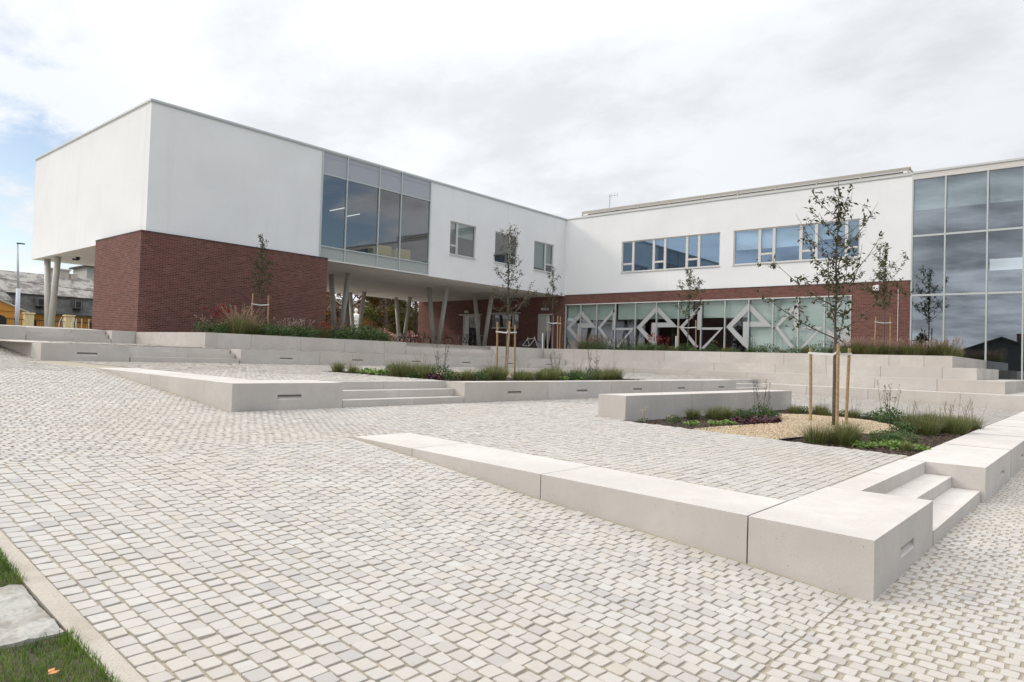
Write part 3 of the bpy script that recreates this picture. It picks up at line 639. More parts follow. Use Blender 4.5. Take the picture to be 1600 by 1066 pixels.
# interiors
ry0 = [7.86,6.41,4.65,3.22,1.65,.1,-1.45,-3.0]
def room(mb, axis, c, u0, u1, z0_, z1_, d0, d1):
    P = (lambda u, z, d: (c+d, u, z)) if axis == 'x' else (lambda u, z, d: (u, c+d, z))
    for q in ([P(u0,z0_,d1),P(u1,z0_,d1),P(u1,z1_,d1),P(u0,z1_,d1)], [P(u0,z0_,d0),P(u0,z0_,d1),P(u0,z1_,d1),P(u0,z1_,d0)], [P(u1,z0_,d0),P(u1,z1_,d0),P(u1,z1_,d1),P(u1,z0_,d1)],
              [P(u0,z0_,d0),P(u1,z0_,d0),P(u1,z0_,d1),P(u0,z0_,d1)], [P(u0,z1_,d0),P(u0,z1_,d1),P(u1,z1_,d1),P(u1,z1_,d0)]): mb.poly(q)
mb = MB()
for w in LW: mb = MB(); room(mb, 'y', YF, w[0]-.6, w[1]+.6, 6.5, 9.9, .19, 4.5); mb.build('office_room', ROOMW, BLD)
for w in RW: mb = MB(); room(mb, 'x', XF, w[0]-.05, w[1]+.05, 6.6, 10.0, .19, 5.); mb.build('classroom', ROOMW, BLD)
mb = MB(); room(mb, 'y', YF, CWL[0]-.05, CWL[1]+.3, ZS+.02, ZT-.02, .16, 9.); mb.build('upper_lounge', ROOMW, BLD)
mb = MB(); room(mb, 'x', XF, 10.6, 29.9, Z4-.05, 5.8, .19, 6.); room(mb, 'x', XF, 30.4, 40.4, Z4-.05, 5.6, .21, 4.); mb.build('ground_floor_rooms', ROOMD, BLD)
mb = MB(); hz0, hz1, hx1 = .95, ZT-.05, XF+12
mb.poly([(XF+.16,-13.9,hz0),(hx1,-13.9,hz0),(hx1,-13.9,hz1),(XF+.16,-13.9,hz1)]); mb.poly([(XF+.16,7.8,hz0),(XF+.16,7.8,hz1),(hx1,7.8,hz1),(hx1,7.8,hz0)])
mb.poly([(XF+.16,-13.9,hz0),(XF+.16,7.8,hz0),(hx1,7.8,hz0),(hx1,-13.9,hz0)]); mb.poly([(XF+.16,-13.9,hz1),(hx1,-13.9,hz1),(hx1,7.8,hz1),(XF+.16,7.8,hz1)])
facade(mb, 'x', hx1, -13.9, 7.8, hz0, hz1, [(.2,5.95,7.6,8.85)], .2); mb.build('atrium_hall', ROOMW, BLD)
mb = MB(); mb.box(XF+2.2, XF+11.9, -13.8, 7.7, 5.9, 6.25); mb.box(XF+2.2, XF+2.26, -13.8, 7.7, 6.25, 6.9); mb.build('gallery_floor', ROOMW, BLD)
for a, b in zip(ry0[:-1], ry0[1:]):
    mb = MB(); mb.box(XF+.25, XF+.255, b+.06, a-.06, 9.95 if a > 4 else 9.7, 11.45); mb.build('blind', BLIND, BLD)
mb = MB()
for y in (.2, 2.1, 4.05, 5.9): mb.box(XF+12.02, XF+12.12, y, y+.06, 7.6, 8.85)
mb.box(XF+12.02, XF+12.12, .2, 5.96, 7.6, 7.66); mb.build('hall_window', FRAME, BLD)
for x, y in ((20.9,32.2),(22.7,32.6),(24.2,33.3)):
    mb = MB(); mb.box(x-.02, x+.02, y-.7, y+.7, 9.60, 9.64); mb.build('ceiling_light', LAMPM, BLD)
for x0, x1 in ((23.75,24.85),(25.15,26.2)):
    mb = MB(); mb.box(x0, x1, YF+.5, YF+1.15, 6.35, 7.55); mb.box(x0, x1, YF+.46, YF+.5, 7.0, 7.65); mb.build('sofa', YELLOW, BLD, bevel=.06)
# windows
def window(axis, c, w, splits, sub, dep=.11, fw_=.075, glass=GLASS, fm=FRAME, blinds=(), sill=True, bm=BLIND):
    """splits: mullion centre positions; sub: pane indices with a low transom"""
    a, b, e, f = w; P = (lambda u0,u1,d0,d1,z0_,z1_: (c+d0,c+d1,u0,u1,z0_,z1_)) if axis == 'x' else (lambda u0,u1,d0,d1,z0_,z1_: (u0,u1,c+d0,c+d1,z0_,z1_))
    m = MB(); d0, d1 = dep-.05, dep+.03
    m.box(*P(a,b,d0,d1,f-fw_,f)); m.box(*P(a,b,d0,d1,e,e+fw_)); m.box(*P(a,a+fw_,d0,d1,e+fw_,f-fw_)); m.box(*P(b-fw_,b,d0,d1,e+fw_,f-fw_))
    cuts = sorted([a+fw_/2]+list(splits)+[b-fw_/2], reverse=(axis == 'x'))
    for s_ in splits: m.box(*P(s_-.085,s_+.085,d0-.003,d1,e+fw_,f-fw_))
    for i in sub:
        lo, hi = sorted((cuts[i], cuts[i+1])); m.box(*P(lo+.09,hi-.09,d0-.002,d1,e+.50,e+.62))
    fr = m.build('window', fm, BLD, bevel=.008)
    g = MB(); q = P(a+.03,b-.03,dep,dep,e+.03,f-.03)
    g.poly([(q[0],q[2],q[4]),(q[0],q[3],q[4]),(q[0],q[3],q[5]),(q[0],q[2],q[5])] if axis == 'x' else [(q[0],q[2],q[4]),(q[1],q[2],q[4]),(q[1],q[2],q[5]),(q[0],q[2],q[5])])
    g.build('pane', glass, fr)
    for u0, u1, zb in blinds:
        g = MB(); g.box(*P(u0,u1,dep+.10,dep+.105,zb,f-.02)); g.box(*P(u0,u1,dep+.095,dep+.115,zb-.03,zb)); g.build('blind', bm, fr)
    if sill: m = MB(); m.box(*P(a-.03,b+.03,-.05,dep-.04,e-.045,e+.012)); m.build('sill', COPING, fr, bevel=.006)
window('y', YF, LW[0], [29.48], [0], blinds=[(29.55,31.0,8.95),(28.9,29.42,8.95)])
window('y', YF, LW[1], [34.35], [1], blinds=[])
window('y', YF, LW[2], [38.12], [1], blinds=[(36.87,38.05,8.02),(38.2,38.92,8.45)])
window('x', XF, RW[0], [24.37,22.83,22.01,20.47,19.65], [0,2,4], glass=GLASSB, fm=FRAMEW)
window('x', XF, RW[1], [15.82,14.98,13.46,12.62,11.04], [1,3,5], glass=GLASSB, fm=FRAMEW, bm=BLINDW,
       blinds=[(15.9,17.3,8.64),(15.06,15.74,8.64),(13.54,14.9,8.63),(12.7,13.38,8.72),(11.12,12.54,8.87),(10.42,10.96,8.87)])
RW[1:] and None
# left curtain wall
def bars(axis, c, name, m, us, zs, u0, u1, z0_, z1_, w=.06, dw=.09, out=.05, hw=.055, par=BLD):
    P = (lambda a,b,d0,d1,e,f: (c+d0,c+d1,a,b,e,f)) if axis == 'x' else (lambda a,b,d0,d1,e,f: (a,b,c+d0,c+d1,e,f))
    for u in us: q = MB(); q.box(*P(u-w/2,u+w/2,-out,dw,z0_,z1_)); q.build('mullion', m, par, bevel=.004)
    for z in zs:
        q = MB(); q.box(*P(u0,u1,-out+.012,dw-.01,z-hw/2,z+hw/2)); q.build('transom', m, par)
cx = [19.90,21.38,23.46,24.99,27.16]
bars('y', YF, 'cw', MULL, cx, [10.60,6.98], 19.93, 27.13, ZS+.08, ZT-.01)
mb = MB(); mb.box(19.87, 27.19, YF-.06, YF+.1, ZS, ZS+.08); mb.build('curtain_wall_sill', FRAMEW, BLD)
for a, b in zip(cx[:-1], cx[1:]):
    mb = MB(); mb.box(a+.03, b-.03, YF+.01, YF+.03, 10.63, ZT-.012); mb.build('spandrel_panel', PANEL, BLD)
    mb = MB(); mb.box(a+.03, b-.03, YF+.01, YF+.03, ZS+.08, 6.95); mb.build('spandrel_panel', PANELG, BLD)
    mb = MB(); mb.poly([(a+.03,YF+.02,7.01),(b-.03,YF+.02,7.01),(b-.03,YF+.02,10.57),(a+.03,YF+.02,10.57)]); mb.build('curtain_wall_pane', GLASS, BLD)
# right curtain wall
ry = [7.86,6.41,4.65,3.22,1.65,.1,-1.45,-3.0,-4.55,-6.1,-7.65,-9.2,-10.75,-12.3,-13.85]
bars('x', XF, 'cwr', MULL, ry, [8.58,5.54,1.03], -13.85, 7.83, .96, 11.50, w=.07, hw=.10, out=.06)
mb = MB(); mb.box(XF-.07, XF+.1, -13.9, 7.895, 11.50, 11.80); mb.build('curtain_wall_fascia', TRIM and FRAMEW, BLD)
mb = MB(); mb.box(XF-.12, XF+.3, -13.9, 7.877, 11.802, 11.90); mb.build('coping', COPING, BLD)
for a, b in zip(ry[:-1], ry[1:]):
    for e, f in ((1.08,5.49),(5.59,8.53),(8.63,11.5)):
        mb = MB(); mb.poly([(XF+.02,b+.035,e),(XF+.02,a-.035,e),(XF+.02,a-.035,f),(XF+.02,b+.035,f)][::-1]); mb.build('curtain_wall_pane', GLASSR, BLD)
# ground-floor glazing with the geometric film pattern
gy = [29.75,28.45,27.10,25.60,24.03,22.46,20.91,19.36,17.82,16.36,14.92,13.50,12.08,10.74]
bars('x', XF, 'gz', MULL, gy, [], 10.7, 29.8, Z4, 5.60, w=.07, out=.05)
mb = MB(); mb.box(XF-.08, XF+.1, 10.69, 29.8, 5.60, 5.66); mb.build('window_head', FRAMEW, BLD)
for a, b in zip(gy[:-1], gy[1:]):
    mb = MB(); mb.poly([(XF+.05,a-.035,Z4),(XF+.05,b+.035,Z4),(XF+.05,b+.035,5.6),(XF+.05,a-.035,5.6)]); mb.build('shopfront_pane', GLASSD, BLD)
for a, b, zb in ((29.7,25.7,4.52),(25.5,20.0,4.54),(19.3,16.5,4.56)):
    mb = MB(); mb.box(XF+.2, XF+.205, b, a, zb, 5.58); mb.build('blind', BLIND, BLD)
for a, b in ((16.3,10.8),):
    mb = MB(); mb.box(XF+.22, XF+.225, b, a, 2.35, 5.58); mb.build('blind', BLIND, BLD)
def film(polys):
    m = MB()
    for p in polys: 
        n = len(p); m.add([(XF+.035, y, z) for y, z in p]+[(XF+.043, y, z) for y, z in p], [tuple(range(n)), tuple(range(n, 2*n))[::-1]]+[(i, (i+1) % n, n+(i+1) % n, n+i)[::-1] for i in range(n)])
    m.build('window_film', FILM, BLD)
def film_e(yl, yr, zt):
    # square turned on its corner drawn as a thick letter e: l = left point, t = top, r = right point
    zc = 3.99; m = (yl+yr)/2; hw = (yl-yr)/2-.03; hh = zt-zc; t = .34; k = hh/hw
    Y = lambda u: m-u*hw       # u from -1 (left) to 1 (right)
    Zt = lambda u: zc+(1-abs(u))*hh; tt = t/hw
    film([[(Y(-1),zc),(Y(0),Zt(0)),(Y(0),Zt(0)-t*1.25*k),(Y(-1+tt*1.15),zc)],
          [(Y(0),Zt(0)),(Y(1),zc),(Y(1-tt*1.6),zc+.0),(Y(1-tt*1.9),zc+.30),(Y(0),Zt(0)-t*1.25*k)][:2]+[(Y(1-.30/hh*1.0-.22),zc+.30),(Y(0),Zt(0)-t*1.25*k)] if False else
          [(Y(0),Zt(0)),(Y(1),zc),(Y(.52),zc+.30),(Y(0),Zt(0)-t*1.25*k)],
          [(Y(1),zc),(Y(-.24),zc),(Y(-.24),zc+.30),(Y(.52),zc+.30)],
          [(Y(-.24),zc),(Y(.04),zc),(Y(.04),zc-hh*.97),(Y(-.24),zc-hh*.76)],
          [(Y(-1),zc),(Y(-1+tt*1.15),zc),(Y(-.24),zc-hh*(.76-.30)),(Y(-.24),zc-hh*.76)]])
def film_c(yl, yr, zt):
    zc = 3.98; m = (yl+yr)/2; hw = (yl-yr)/2-.03; hh = zt-zc; Y = lambda u: m-u*hw
    film([[(Y(-1),zc),(Y(-.02),zt),(Y(-.02),zt-.26),(Y(-.82),zc)], [(Y(-.18),zt-.22),(Y(-.02),zt-.26),(Y(-.02),zc-.16),(Y(-.18),zc-.16)],
          [(Y(-.02),zc-.02),(Y(.97),zc-.02),(Y(.80),zc-.16),(Y(-.02),zc-.16)], [(Y(-1),zc),(Y(-.82),zc),(Y(-.10),zc-1.22),(Y(-.24),zc-1.30)],
          [(Y(.97),zc-.02),(Y(.80),zc-.16),(Y(.02),zc-1.30),(Y(.16),zc-1.34)]])
film_e(29.72, 27.13, 5.25); film_e(24.0, 20.94, 5.42); film_e(17.79, 14.95, 5.42)
film_c(27.07, 24.06, 5.44); film_c(20.88, 17.85, 5.42); film_c(14.89, 12.11, 5.42)
film([[(12.05,3.98),(12.05,3.55),(11.0,2.5),(10.80,2.75),(10.80,2.9)], [(11.30,3.2),(11.0,3.9),(10.80,3.95),(10.80,2.95)]])
# posters inside the glazing
PURP = mat('purple_poster', rough=.8, fn=f_noisy((.16,.13,.24), (.30,.27,.36), 3))
for y0, y1, z0_, z1_ in ((26.7,24.9,2.9,4.3),(23.6,22.9,3.1,4.2)):
    mb = MB(); mb.box(XF+1.2, XF+1.24, y1, y0, z0_, z1_); mb.build('wall_poster', PURP, BLD)
# doors and the window below the overhang
def door(y0, y1, zt, side):
    m = MB(); c = XF-.03
    m.box(c+.02, c+.16, y0, y1, zt-.12, zt); m.box(c+.02, c+.16, y0, y0+.10, Z4, zt-.12); m.box(c+.02, c+.16, y1-.10, y1, Z4, zt-.12)
    s = (y1-.62, y1-.10) if side else (y0+.1, y0+.62); m.box(c+.06, c+.12, s[0], s[1], Z4, zt-.12); m.box(c+.03, c+.15, y0+.1, y1-.1, Z4, Z4+.12)
    f = m.build('door', FRAME, BLD, bevel=.008)
    g = MB(); g.poly([(c+.09,y0+.1,Z4),(c+.09,y1-.1,Z4),(c+.09,y1-.1,zt-.12),(c+.09,y0+.1,zt-.12)][::-1]); g.build('pane', GLASSD, f)
    g = MB(); yy = s[0]-.12 if side else s[1]+.12; g.tube([(c-.03,yy,3.1),(c-.03,yy,3.7)], .02, 6); g.build('handle', STEEL, f)
door(UD[0][0], UD[0][1], UD[0][3], True); door(UD[2][0], UD[2][1], UD[2][3], True)
window('x', XF-.03, UD[1], [34.75], [], glass=GLASSD, fm=FRAME)
for y0, y1, z in ((37.9,40.3,5.02),(33.95,37.1,5.08)):
    mb = MB(); mb.box(XF-.30, XF-.032, y0, y1, z+.003, z+.09); mb.build('door_canopy', FRAME, BLD)
# leaning columns
def column(p, q):
    m = MB(); d = (Vector(q)-Vector(p)); m.tube([Vector(p)-d*.02, q], .152, 20); o = m.build('leaning_column', COLUMN, BLD, smooth=False)
    for f in o.data.polygons: f.use_smooth = len(f.vertices) == 4
for x, y in ((24.06,34.08),(31.88,34.1),(36.58,34.36),(24.0,42.95),(31.93,42.93),(36.41,42.95),(12.1,42.98)):
    for s in (-1, 1): column((x, y+s*.20, Z4), (x, y+s*.86, ZS+.01))
# roof screen and aerial
mb = MB(); x = 42.6
for z in (11.95,12.17,12.39,12.61):
    mb.box(x, x+.05, 8.5, 30.2, z, z+.11); mb.box(x+.05, 52, 8.45, 8.50, z, z+.11)
mb.box(x-.01, x+.07, 8.42, 30.2, 12.72, 12.80); 
for y in np.arange(8.55, 30.3, 2.4): mb.box(x-.015, x+.06, y-.04, y+.04, 11.5, 12.72)
mb.build('roof_screen', mat('louvre_beige', (.40, .375, .33), .6), BLD)
mb = MB(); mb.box(x+.5, x+.55, 8.9, 30.0, 11.5, 12.70); mb.build('louvre_gap_backing', mat('dark_gap_shade', (.10, .095, .085), .9), BLD)  # dark sheet added behind the slats, its colour standing in for shade in the gaps
mb = MB(); ax, ay = 44.5, 29.0
mb.tube([(ax,ay,11.5),(ax,ay,14.35)], .03, 6); mb.tube([(ax,ay-.75,14.2),(ax,ay+.1,14.2)], .02, 6); mb.tube([(ax-.1,ay-.9,13.05),(ax,ay+.2,13.0)], .02, 6)
for k in range(3): mb.tube([(ax-.05,ay-.2-k*.25,14.0),(ax-.05,ay-.2-k*.25,14.4)], .014, 5)
tag(mb.build('roof_aerial', STEEL), 'thin metal aerial mast standing on the roof behind the louvred screen', 'aerial')
# ------------------------------------------------------------------ saplings with their stakes
def sapling(label, x, y, z, H, spread, nl, seed, leafm=LEAFT, clear=.36, nb=16, leaf=.085):
    rnd = random.Random(seed); t = thing('sapling', label, 'young tree', (x, y, z), 'young trees tied to stakes')
    tr, cr_ = MB(), MB(); pts, rad = [], []; lean = (rnd.uniform(-.012,.012), rnd.uniform(-.012,.012))
    wob = [(rnd.uniform(-1,1), rnd.uniform(-1,1)) for _ in range(12)]
    for i in range(12):
        f = i/11; pts.append(Vector((x+lean[0]*H*f+wob[i][0]*.018*(.4+f), y+lean[1]*H*f+wob[i][1]*.018*(.4+f), z-.05+(H+.05)*f))); rad.append(.034*(1-f)**.85+.004)
    tr.tube(pts, rad, 8)
    def along(f): k = min(10, int(f*11)); return pts[k].lerp(pts[k+1], f*11-k)
    def leafclump(p, n, r):
        for _ in range(n):
            d = Vector((rnd.gauss(0,1), rnd.gauss(0,1), rnd.gauss(-.15,.8))).normalized()
            cr_.leaf(p+Vector((rnd.gauss(0,r), rnd.gauss(0,r), rnd.gauss(0,r))), d, (rnd.uniform(-1,1),rnd.uniform(-1,1),1), leaf*rnd.uniform(.6,1.25), leaf*rnd.uniform(.36,.55), min(1,max(0,rnd.gauss(.42,.26))))
    twigs = []
    for b in range(nb):
        f = clear+(.93-clear)*((b+rnd.random()*.8)/nb); base = along(f); az = b*2.4+rnd.uniform(-.5,.5)
        L = spread*(1.15-.88*(f-clear)/(1-clear))*rnd.uniform(.55,1.12); up = rnd.uniform(.45,1.25)
        p = base.copy(); d = Vector((math.cos(az), math.sin(az), up*.55)).normalized(); bp = [p.copy()]
        for s in range(5):
            d = (d+Vector((rnd.gauss(0,.10), rnd.gauss(0,.10), .16*up))).normalized(); p = p+d*L/5; bp.append(p.copy())
        r0_ = .013*(1-f)+.006; tr.tube(bp, [r0_*(1-.15*k) for k in range(6)], 5)
        twigs.append((bp, L))
        for s in range(rnd.randint(2,4)):
            q = bp[rnd.randint(1,4)]; dd = Vector((rnd.gauss(0,1), rnd.gauss(0,1), rnd.uniform(.2,1.3))).normalized(); l2 = L*rnd.uniform(.22,.5)
            e = q+dd*l2; m_ = q.lerp(e,.5)+Vector((rnd.gauss(0,.02),rnd.gauss(0,.02),.02)); tr.tube([q,m_,e], [.005,.004,.0025], 4); twigs.append(([q,m_,e], l2))
    wts = [w for _, w in twigs]
    done = 0
    while done < nl:
        bp, L = rnd.choices(twigs, wts)[0]; k = rnd.random()**.6*(len(bp)-1); i = min(int(k), len(bp)-2); n = rnd.randint(2,7)
        leafclump(bp[i].lerp(bp[i+1], k-i), n, .035); done += n
    for _ in range(nl//9): leafclump(along(rnd.uniform(clear+.05,.99)), 2, .03)
    tr.build('trunk', BARK, t, smooth=True); cr_.build('crown', leafm, t)
    return t
def stakes(label, pts, z, h, tie, trunk=None, r=.031):
    t = thing('tree_support', label, 'tree stakes', (pts[0][0], pts[0][1], z), 'wooden stakes holding the young trees')
    tops = []
    for i, (x, y) in enumerate(pts):
        m = MB(); dx, dy = random.uniform(-.05,.05), random.uniform(-.05,.05); m.tube([(x,y,z-.1),(x+dx*.5,y+dy*.5,z+h*.5),(x+dx,y+dy,z+h+random.uniform(-.05,.05))], [r,r,r*.96], 10)
        m.build('stake', WOOD, t, smooth=False); k = tie/h; tops.append(Vector((x+dx*k, y+dy*k, z+tie)))
    m = MB(); c = Vector((trunk[0], trunk[1], z+tie-.03))
    for p in tops:
        dr = (p-c).normalized(); sd = Vector((-dr.y, dr.x, 0)); a, b = c, p+dr*.04
        for s in (-1, 1):
            q = [a+sd*s*.035+Vector((0,0,-.022)), b+sd*s*.035+Vector((0,0,-.022)), b+sd*s*.035+Vector((0,0,.022)), a+sd*s*.035+Vector((0,0,.022))]; r_ = [v+sd*s*.004 for v in q]
            m.add(q+r_, [(0,1,2,3),(7,6,5,4),(0,4,5,1),(1,5,6,2),(2,6,7,3),(3,7,4,0)])
    m.build('tie', STRAP, t); return t
def tri(x, y, r, a0): return [(x+r*math.cos(a0+k*2.094), y+r*math.sin(a0+k*2.094)) for k in range(3)]
zt1 = z1(4.26)+.02
sapling('tallest young tree with sparse dark reddish leaves, in the near gravel bed', 14.97, 4.26, zt1, 4.98, 1.7, 1050, 11, clear=.335, nb=26, leaf=.105)
stakes('three tan wooden stakes with a white tie in the near gravel bed', [(15.35,4.83),(14.55,4.08),(15.45,4.16)], zt1-.02, 1.62, 1.48, (14.97,4.26))
zt2 = z2(14.4)
sapling('slim young tree in the upper terrace bed, reaching the middle small window', 16.5, 14.40, zt2, 4.82, 1.12, 820, 12, clear=.36, nb=23, leaf=.085)
stakes('three stakes with a white tie in the upper terrace bed', [(16.42,14.72),(16.1,14.05),(16.85,14.35)], zt2, 1.62, 1.35, (16.5,14.4))
sapling('small leafy young tree against the dark brick end wall', 15.3, 27.2, Z4, 4.3, 1.1, 760, 13, leafm=LEAFY, clear=.38, nb=18, leaf=.10)
stakes('two stakes with a white tie in front of the dark brick end wall', [(14.95,27.3),(15.55,26.95)], Z4-.1, 1.85, 1.45, (15.3,27.2))
sapling('young tree standing in the inner corner where the two wings meet', 33.0, 25.3, Z4, 5.0, 1.05, 640, 14, clear=.40, nb=14, leaf=.11)
stakes('stakes with a white tie in the inner corner beside the door', [(32.6,25.3),(33.4,25.0),(32.9,24.8)], Z4, 2.0, 1.6, (33.0,25.3), .03)
sapling('bushy young tree in front of the patterned glazing', 34.0, 17.05, Z4, 4.5, 1.4, 950, 15, leafm=LEAFY, clear=.36, nb=20, leaf=.12)
stakes('stakes with a white tie in front of the patterned glazing', [(33.6,17.35),(34.3,17.2),(34.1,16.6)], Z4, 1.75, 1.35, (34.0,17.05), .03)
sapling('young tree with yellowing leaves in front of the brick pier by the tall glass wall', 35.3, 7.95, Z4, 5.3, 1.75, 1150, 16, leafm=LEAFY, clear=.38, nb=22, leaf=.135)
stakes('two pale stakes with a white tie in front of the brick pier', [(34.9,8.25),(35.6,7.75)], Z4, 1.85, 1.6, (35.3,7.95), .03)

# ------------------------------------------------------------------ beds
def soil(name, x0, x1, y0, y1, zf, m, d=.02, mound=0.):
    b = MB(); n, k = 14, 10
    for i in range(n):
        for j in range(k):
            def P(i, j):
                u, v = i/n, j/k; X, Y = x0+(x1-x0)*u, y0+(y1-y0)*v; e = min(u,1-u,v,1-v)
                return (X, Y, zf(Y)-d+mound*min(1, e*5)+ (.02*noise.noise((X*1.3,Y*1.3,3)) if 0 < e else 0))
            b.poly([P(i,j),P(i+1,j),P(i+1,j+1),P(i,j+1)])
    return structure(b.build(name, m, smooth=True))
def chips(name, m, n, fn, zf, size, flat, seed):
    rnd = random.Random(seed); b = MB(); c = 0
    while c < n:
        x, y, ok = fn(rnd)
        if not ok: continue
        c += 1; s = size*rnd.uniform(.5,1.3); z = zf(x, y)+s*.1; q = []
        ax = Vector((rnd.gauss(0,1),rnd.gauss(0,1),rnd.gauss(0,.4))).normalized(); bx = ax.orthogonal().normalized(); cx_ = ax.cross(bx); k = flat
        P = Vector((x,y,z)); v = [P+ax*s, P+bx*s*.7, P-ax*s*.9, P-bx*s*.65, P+cx_*s*k, P-cx_*s*k]
        b.add(v, [(0,1,4),(1,2,4),(2,3,4),(3,0,4),(1,0,5),(2,1,5),(3,2,5),(0,3,5)], rnd.random())
    return tag(b.build(name, m), None, None, None, 'stuff')
def mound1(x, y):
    d = ((x-15.2)/3.2)**2+((y-4.55)/1.35)**2; return z1(y)-.02+.13*max(0., 1-d)
soil('planting_soil', 11.40, 18.9, 2.20, 7.05, z1, SOILM, .045)
GC = (15.0, 4.75); N = 60
gout = [(11.45,5.75),(12.4,5.55),(13.2,5.28),(14.4,5.2),(15.3,5.45),(16.2,5.95),(17.2,6.15),(18.0,5.75),(18.2,5.1),(18.0,4.3),(17.3,3.65),(16.2,3.32),(15.2,3.30),(14.2,3.65),(13.2,4.02),(12.2,4.08),(11.45,4.12)]
def g_radius(a):
    best = 9.; dx, dy = math.cos(a), math.sin(a)
    for (x1, y1), (x2, y2) in zip(gout, gout[1:]+gout[:1]):
        ex, ey = x2-x1, y2-y1; den = dx*ey-dy*ex
        if abs(den) < 1e-9: continue
        t = ((x1-GC[0])*ey-(y1-GC[1])*ex)/den; u = ((x1-GC[0])*dy-(y1-GC[1])*dx)/den
        if t > 0 and -1e-6 <= u <= 1+1e-6: best = min(best, t)
    return best
GR = [g_radius(2*math.pi*k/360) for k in range(361)]
ringp = [(GC[0]+g_radius(2*math.pi*i/N)*math.cos(2*math.pi*i/N), GC[1]+g_radius(2*math.pi*i/N)*math.sin(2*math.pi*i/N)) for i in range(N)]
def g_f(x, y):
    a = math.degrees(math.atan2(y-GC[1], x-GC[0])) % 360; return math.hypot(x-GC[0], y-GC[1])/GR[int(a)]
def in_ring(x, y): return g_f(x, y) < 1
mb = MB()
rings = [[(GC[0]+(x-GC[0])*f, GC[1]+(y-GC[1])*f) for x, y in ringp] for f in (1, .75, .5, .25, .02)]
hz = [-.03, .0, .015, .03, .035]
for r in range(4):
    for i in range(N):
        j = (i+1) % N; A, B, C_, D = rings[r][i], rings[r][j], rings[r+1][j], rings[r+1][i]
        mb.poly([(A[0],A[1],z1(A[1])+hz[r]),(B[0],B[1],z1(B[1])+hz[r]),(C_[0],C_[1],z1(C_[1])+hz[r+1]),(D[0],D[1],z1(D[1])+hz[r+1])])
structure(mb.build('gravel_bed', GRAVBED, smooth=True))
def gz_(x, y): return z1(y)+float(np.interp(g_f(x, y), [0,.25,.5,.75,1], [.035,.03,.015,0,-.03]))
def gfn(r):
    x, y = r.uniform(11.45,18.8), r.uniform(2.8,6.4); return x, y, in_ring(x, y)
chips('gravel', GRAVELM, 15000, gfn, gz_, .020, .6, 3)
def mfn(r):
    x, y = r.uniform(11.45,18.8), r.uniform(2.25,6.9); return x, y, not in_ring(x, y)
chips('mulch', MULCH, 9000, mfn, lambda x, y: z1(y)-.035, .032, .22, 4)
mb = MB(); mb.prism([(11.43,4.08),(11.46,4.10),(12.3,3.98),(12.3,3.95)], z1(3.9)-.06, z1(3.9)+.01); tag(mb.build('bed_edging', BLACKM), 'low dark edging strip between gravel and bark mulch beside the grass clumps', 'edging')
soil('planting_soil', BED2[0], BED2[1], BED2[2], BED2[3], z2, SOILM, .015)
chips('mulch', MULCH, 3000, lambda r: (r.uniform(*BED2[:2]), r.uniform(*BED2[2:]), True), lambda x, y: z2(y)-.01, .035, .22, 6)
chips('gravel', GRAVELM, 3000, lambda r: (r.uniform(13.2,18.6), r.uniform(12.6,16.2), True), lambda x, y: z2(y)+.005, .026, .5, 7)
soil('planting_soil', 12.1, 20.9, 24.8, 29.8, lambda y: Z4, SOILM, -.01); soil('planting_soil', 31.51, 34.5, 4.7, 24.7, lambda y: Z4, SOILM, -.01)

# plant kinds: one prototype each (parts under an Empty at the origin), then copies
RP = random.Random(99)
def proto(name, cat, parts):
    t = thing(name, None, cat, (0,0,0)); t['_proto'] = 1
    for n, m, mb in parts: mb.build(n, m, t)
    return t
def g_tuft(n, r, h, w, bend, rnd):
    m = MB()
    for _ in range(n):
        a = rnd.uniform(0,6.283); q = r*rnd.random()**.7; hh = h*rnd.uniform(.5,1.1); m.blade((q*math.cos(a),q*math.sin(a),-.02),(math.cos(a+rnd.gauss(0,.5)),math.sin(a+rnd.gauss(0,.5)),0),hh,w,hh*rnd.uniform(.08,bend),rnd.random()); 
    return m
def g_heads(n, r, h, L, wd, rnd, spread=.5, per=10):
    m = MB()
    for _ in range(n):
        a = rnd.uniform(0,6.283); q = r*rnd.random()**.6; hh = h*rnd.uniform(.72,1.12); o = hh*rnd.uniform(.1,spread); b = Vector((q*math.cos(a),q*math.sin(a),0)); e = b+Vector((o*math.cos(a),o*math.sin(a),hh)); mid = b.lerp(e,.5)+Vector((0,0,hh*.1))
        m.tube([b,mid,e],[.0035,.003,.002],3,.1); d = (e-mid).normalized()
        for k in range(per):
            p = e-d*L*(k/per); m.leaf(p,(d+Vector((rnd.gauss(0,.5),rnd.gauss(0,.5),rnd.gauss(0,.4)))).normalized(),(0,0,1),wd*2.2,wd,rnd.random())
    return m
def g_leafy(n, r, h, L, w, rnd, flat=.5):
    m = MB()
    for _ in range(n):
        a = rnd.uniform(0,6.283); q = r*rnd.random()**.55; z = h*rnd.random()*(1-.45*(q/r)**2); m.leaf((q*math.cos(a),q*math.sin(a),z),(math.cos(a+rnd.gauss(0,.9)),math.sin(a+rnd.gauss(0,.9)),rnd.gauss(.25,flat)),(rnd.gauss(0,.3),rnd.gauss(0,.3),1),L*rnd.uniform(.6,1.2),w*rnd.uniform(.6,1.2),rnd.random())
    return m
def g_flowers(n, r, h0, h1, s, rnd):
    m = MB()
    for _ in range(n):
        a = rnd.uniform(0,6.283); q = r*rnd.random()**.5; c = Vector((q*math.cos(a),q*math.sin(a),rnd.uniform(h0,h1)))
        for k in range(6): m.leaf(c,(rnd.gauss(0,1),rnd.gauss(0,1),rnd.gauss(.2,.6)),(0,0,1),s,s*.7,rnd.random())
    return m
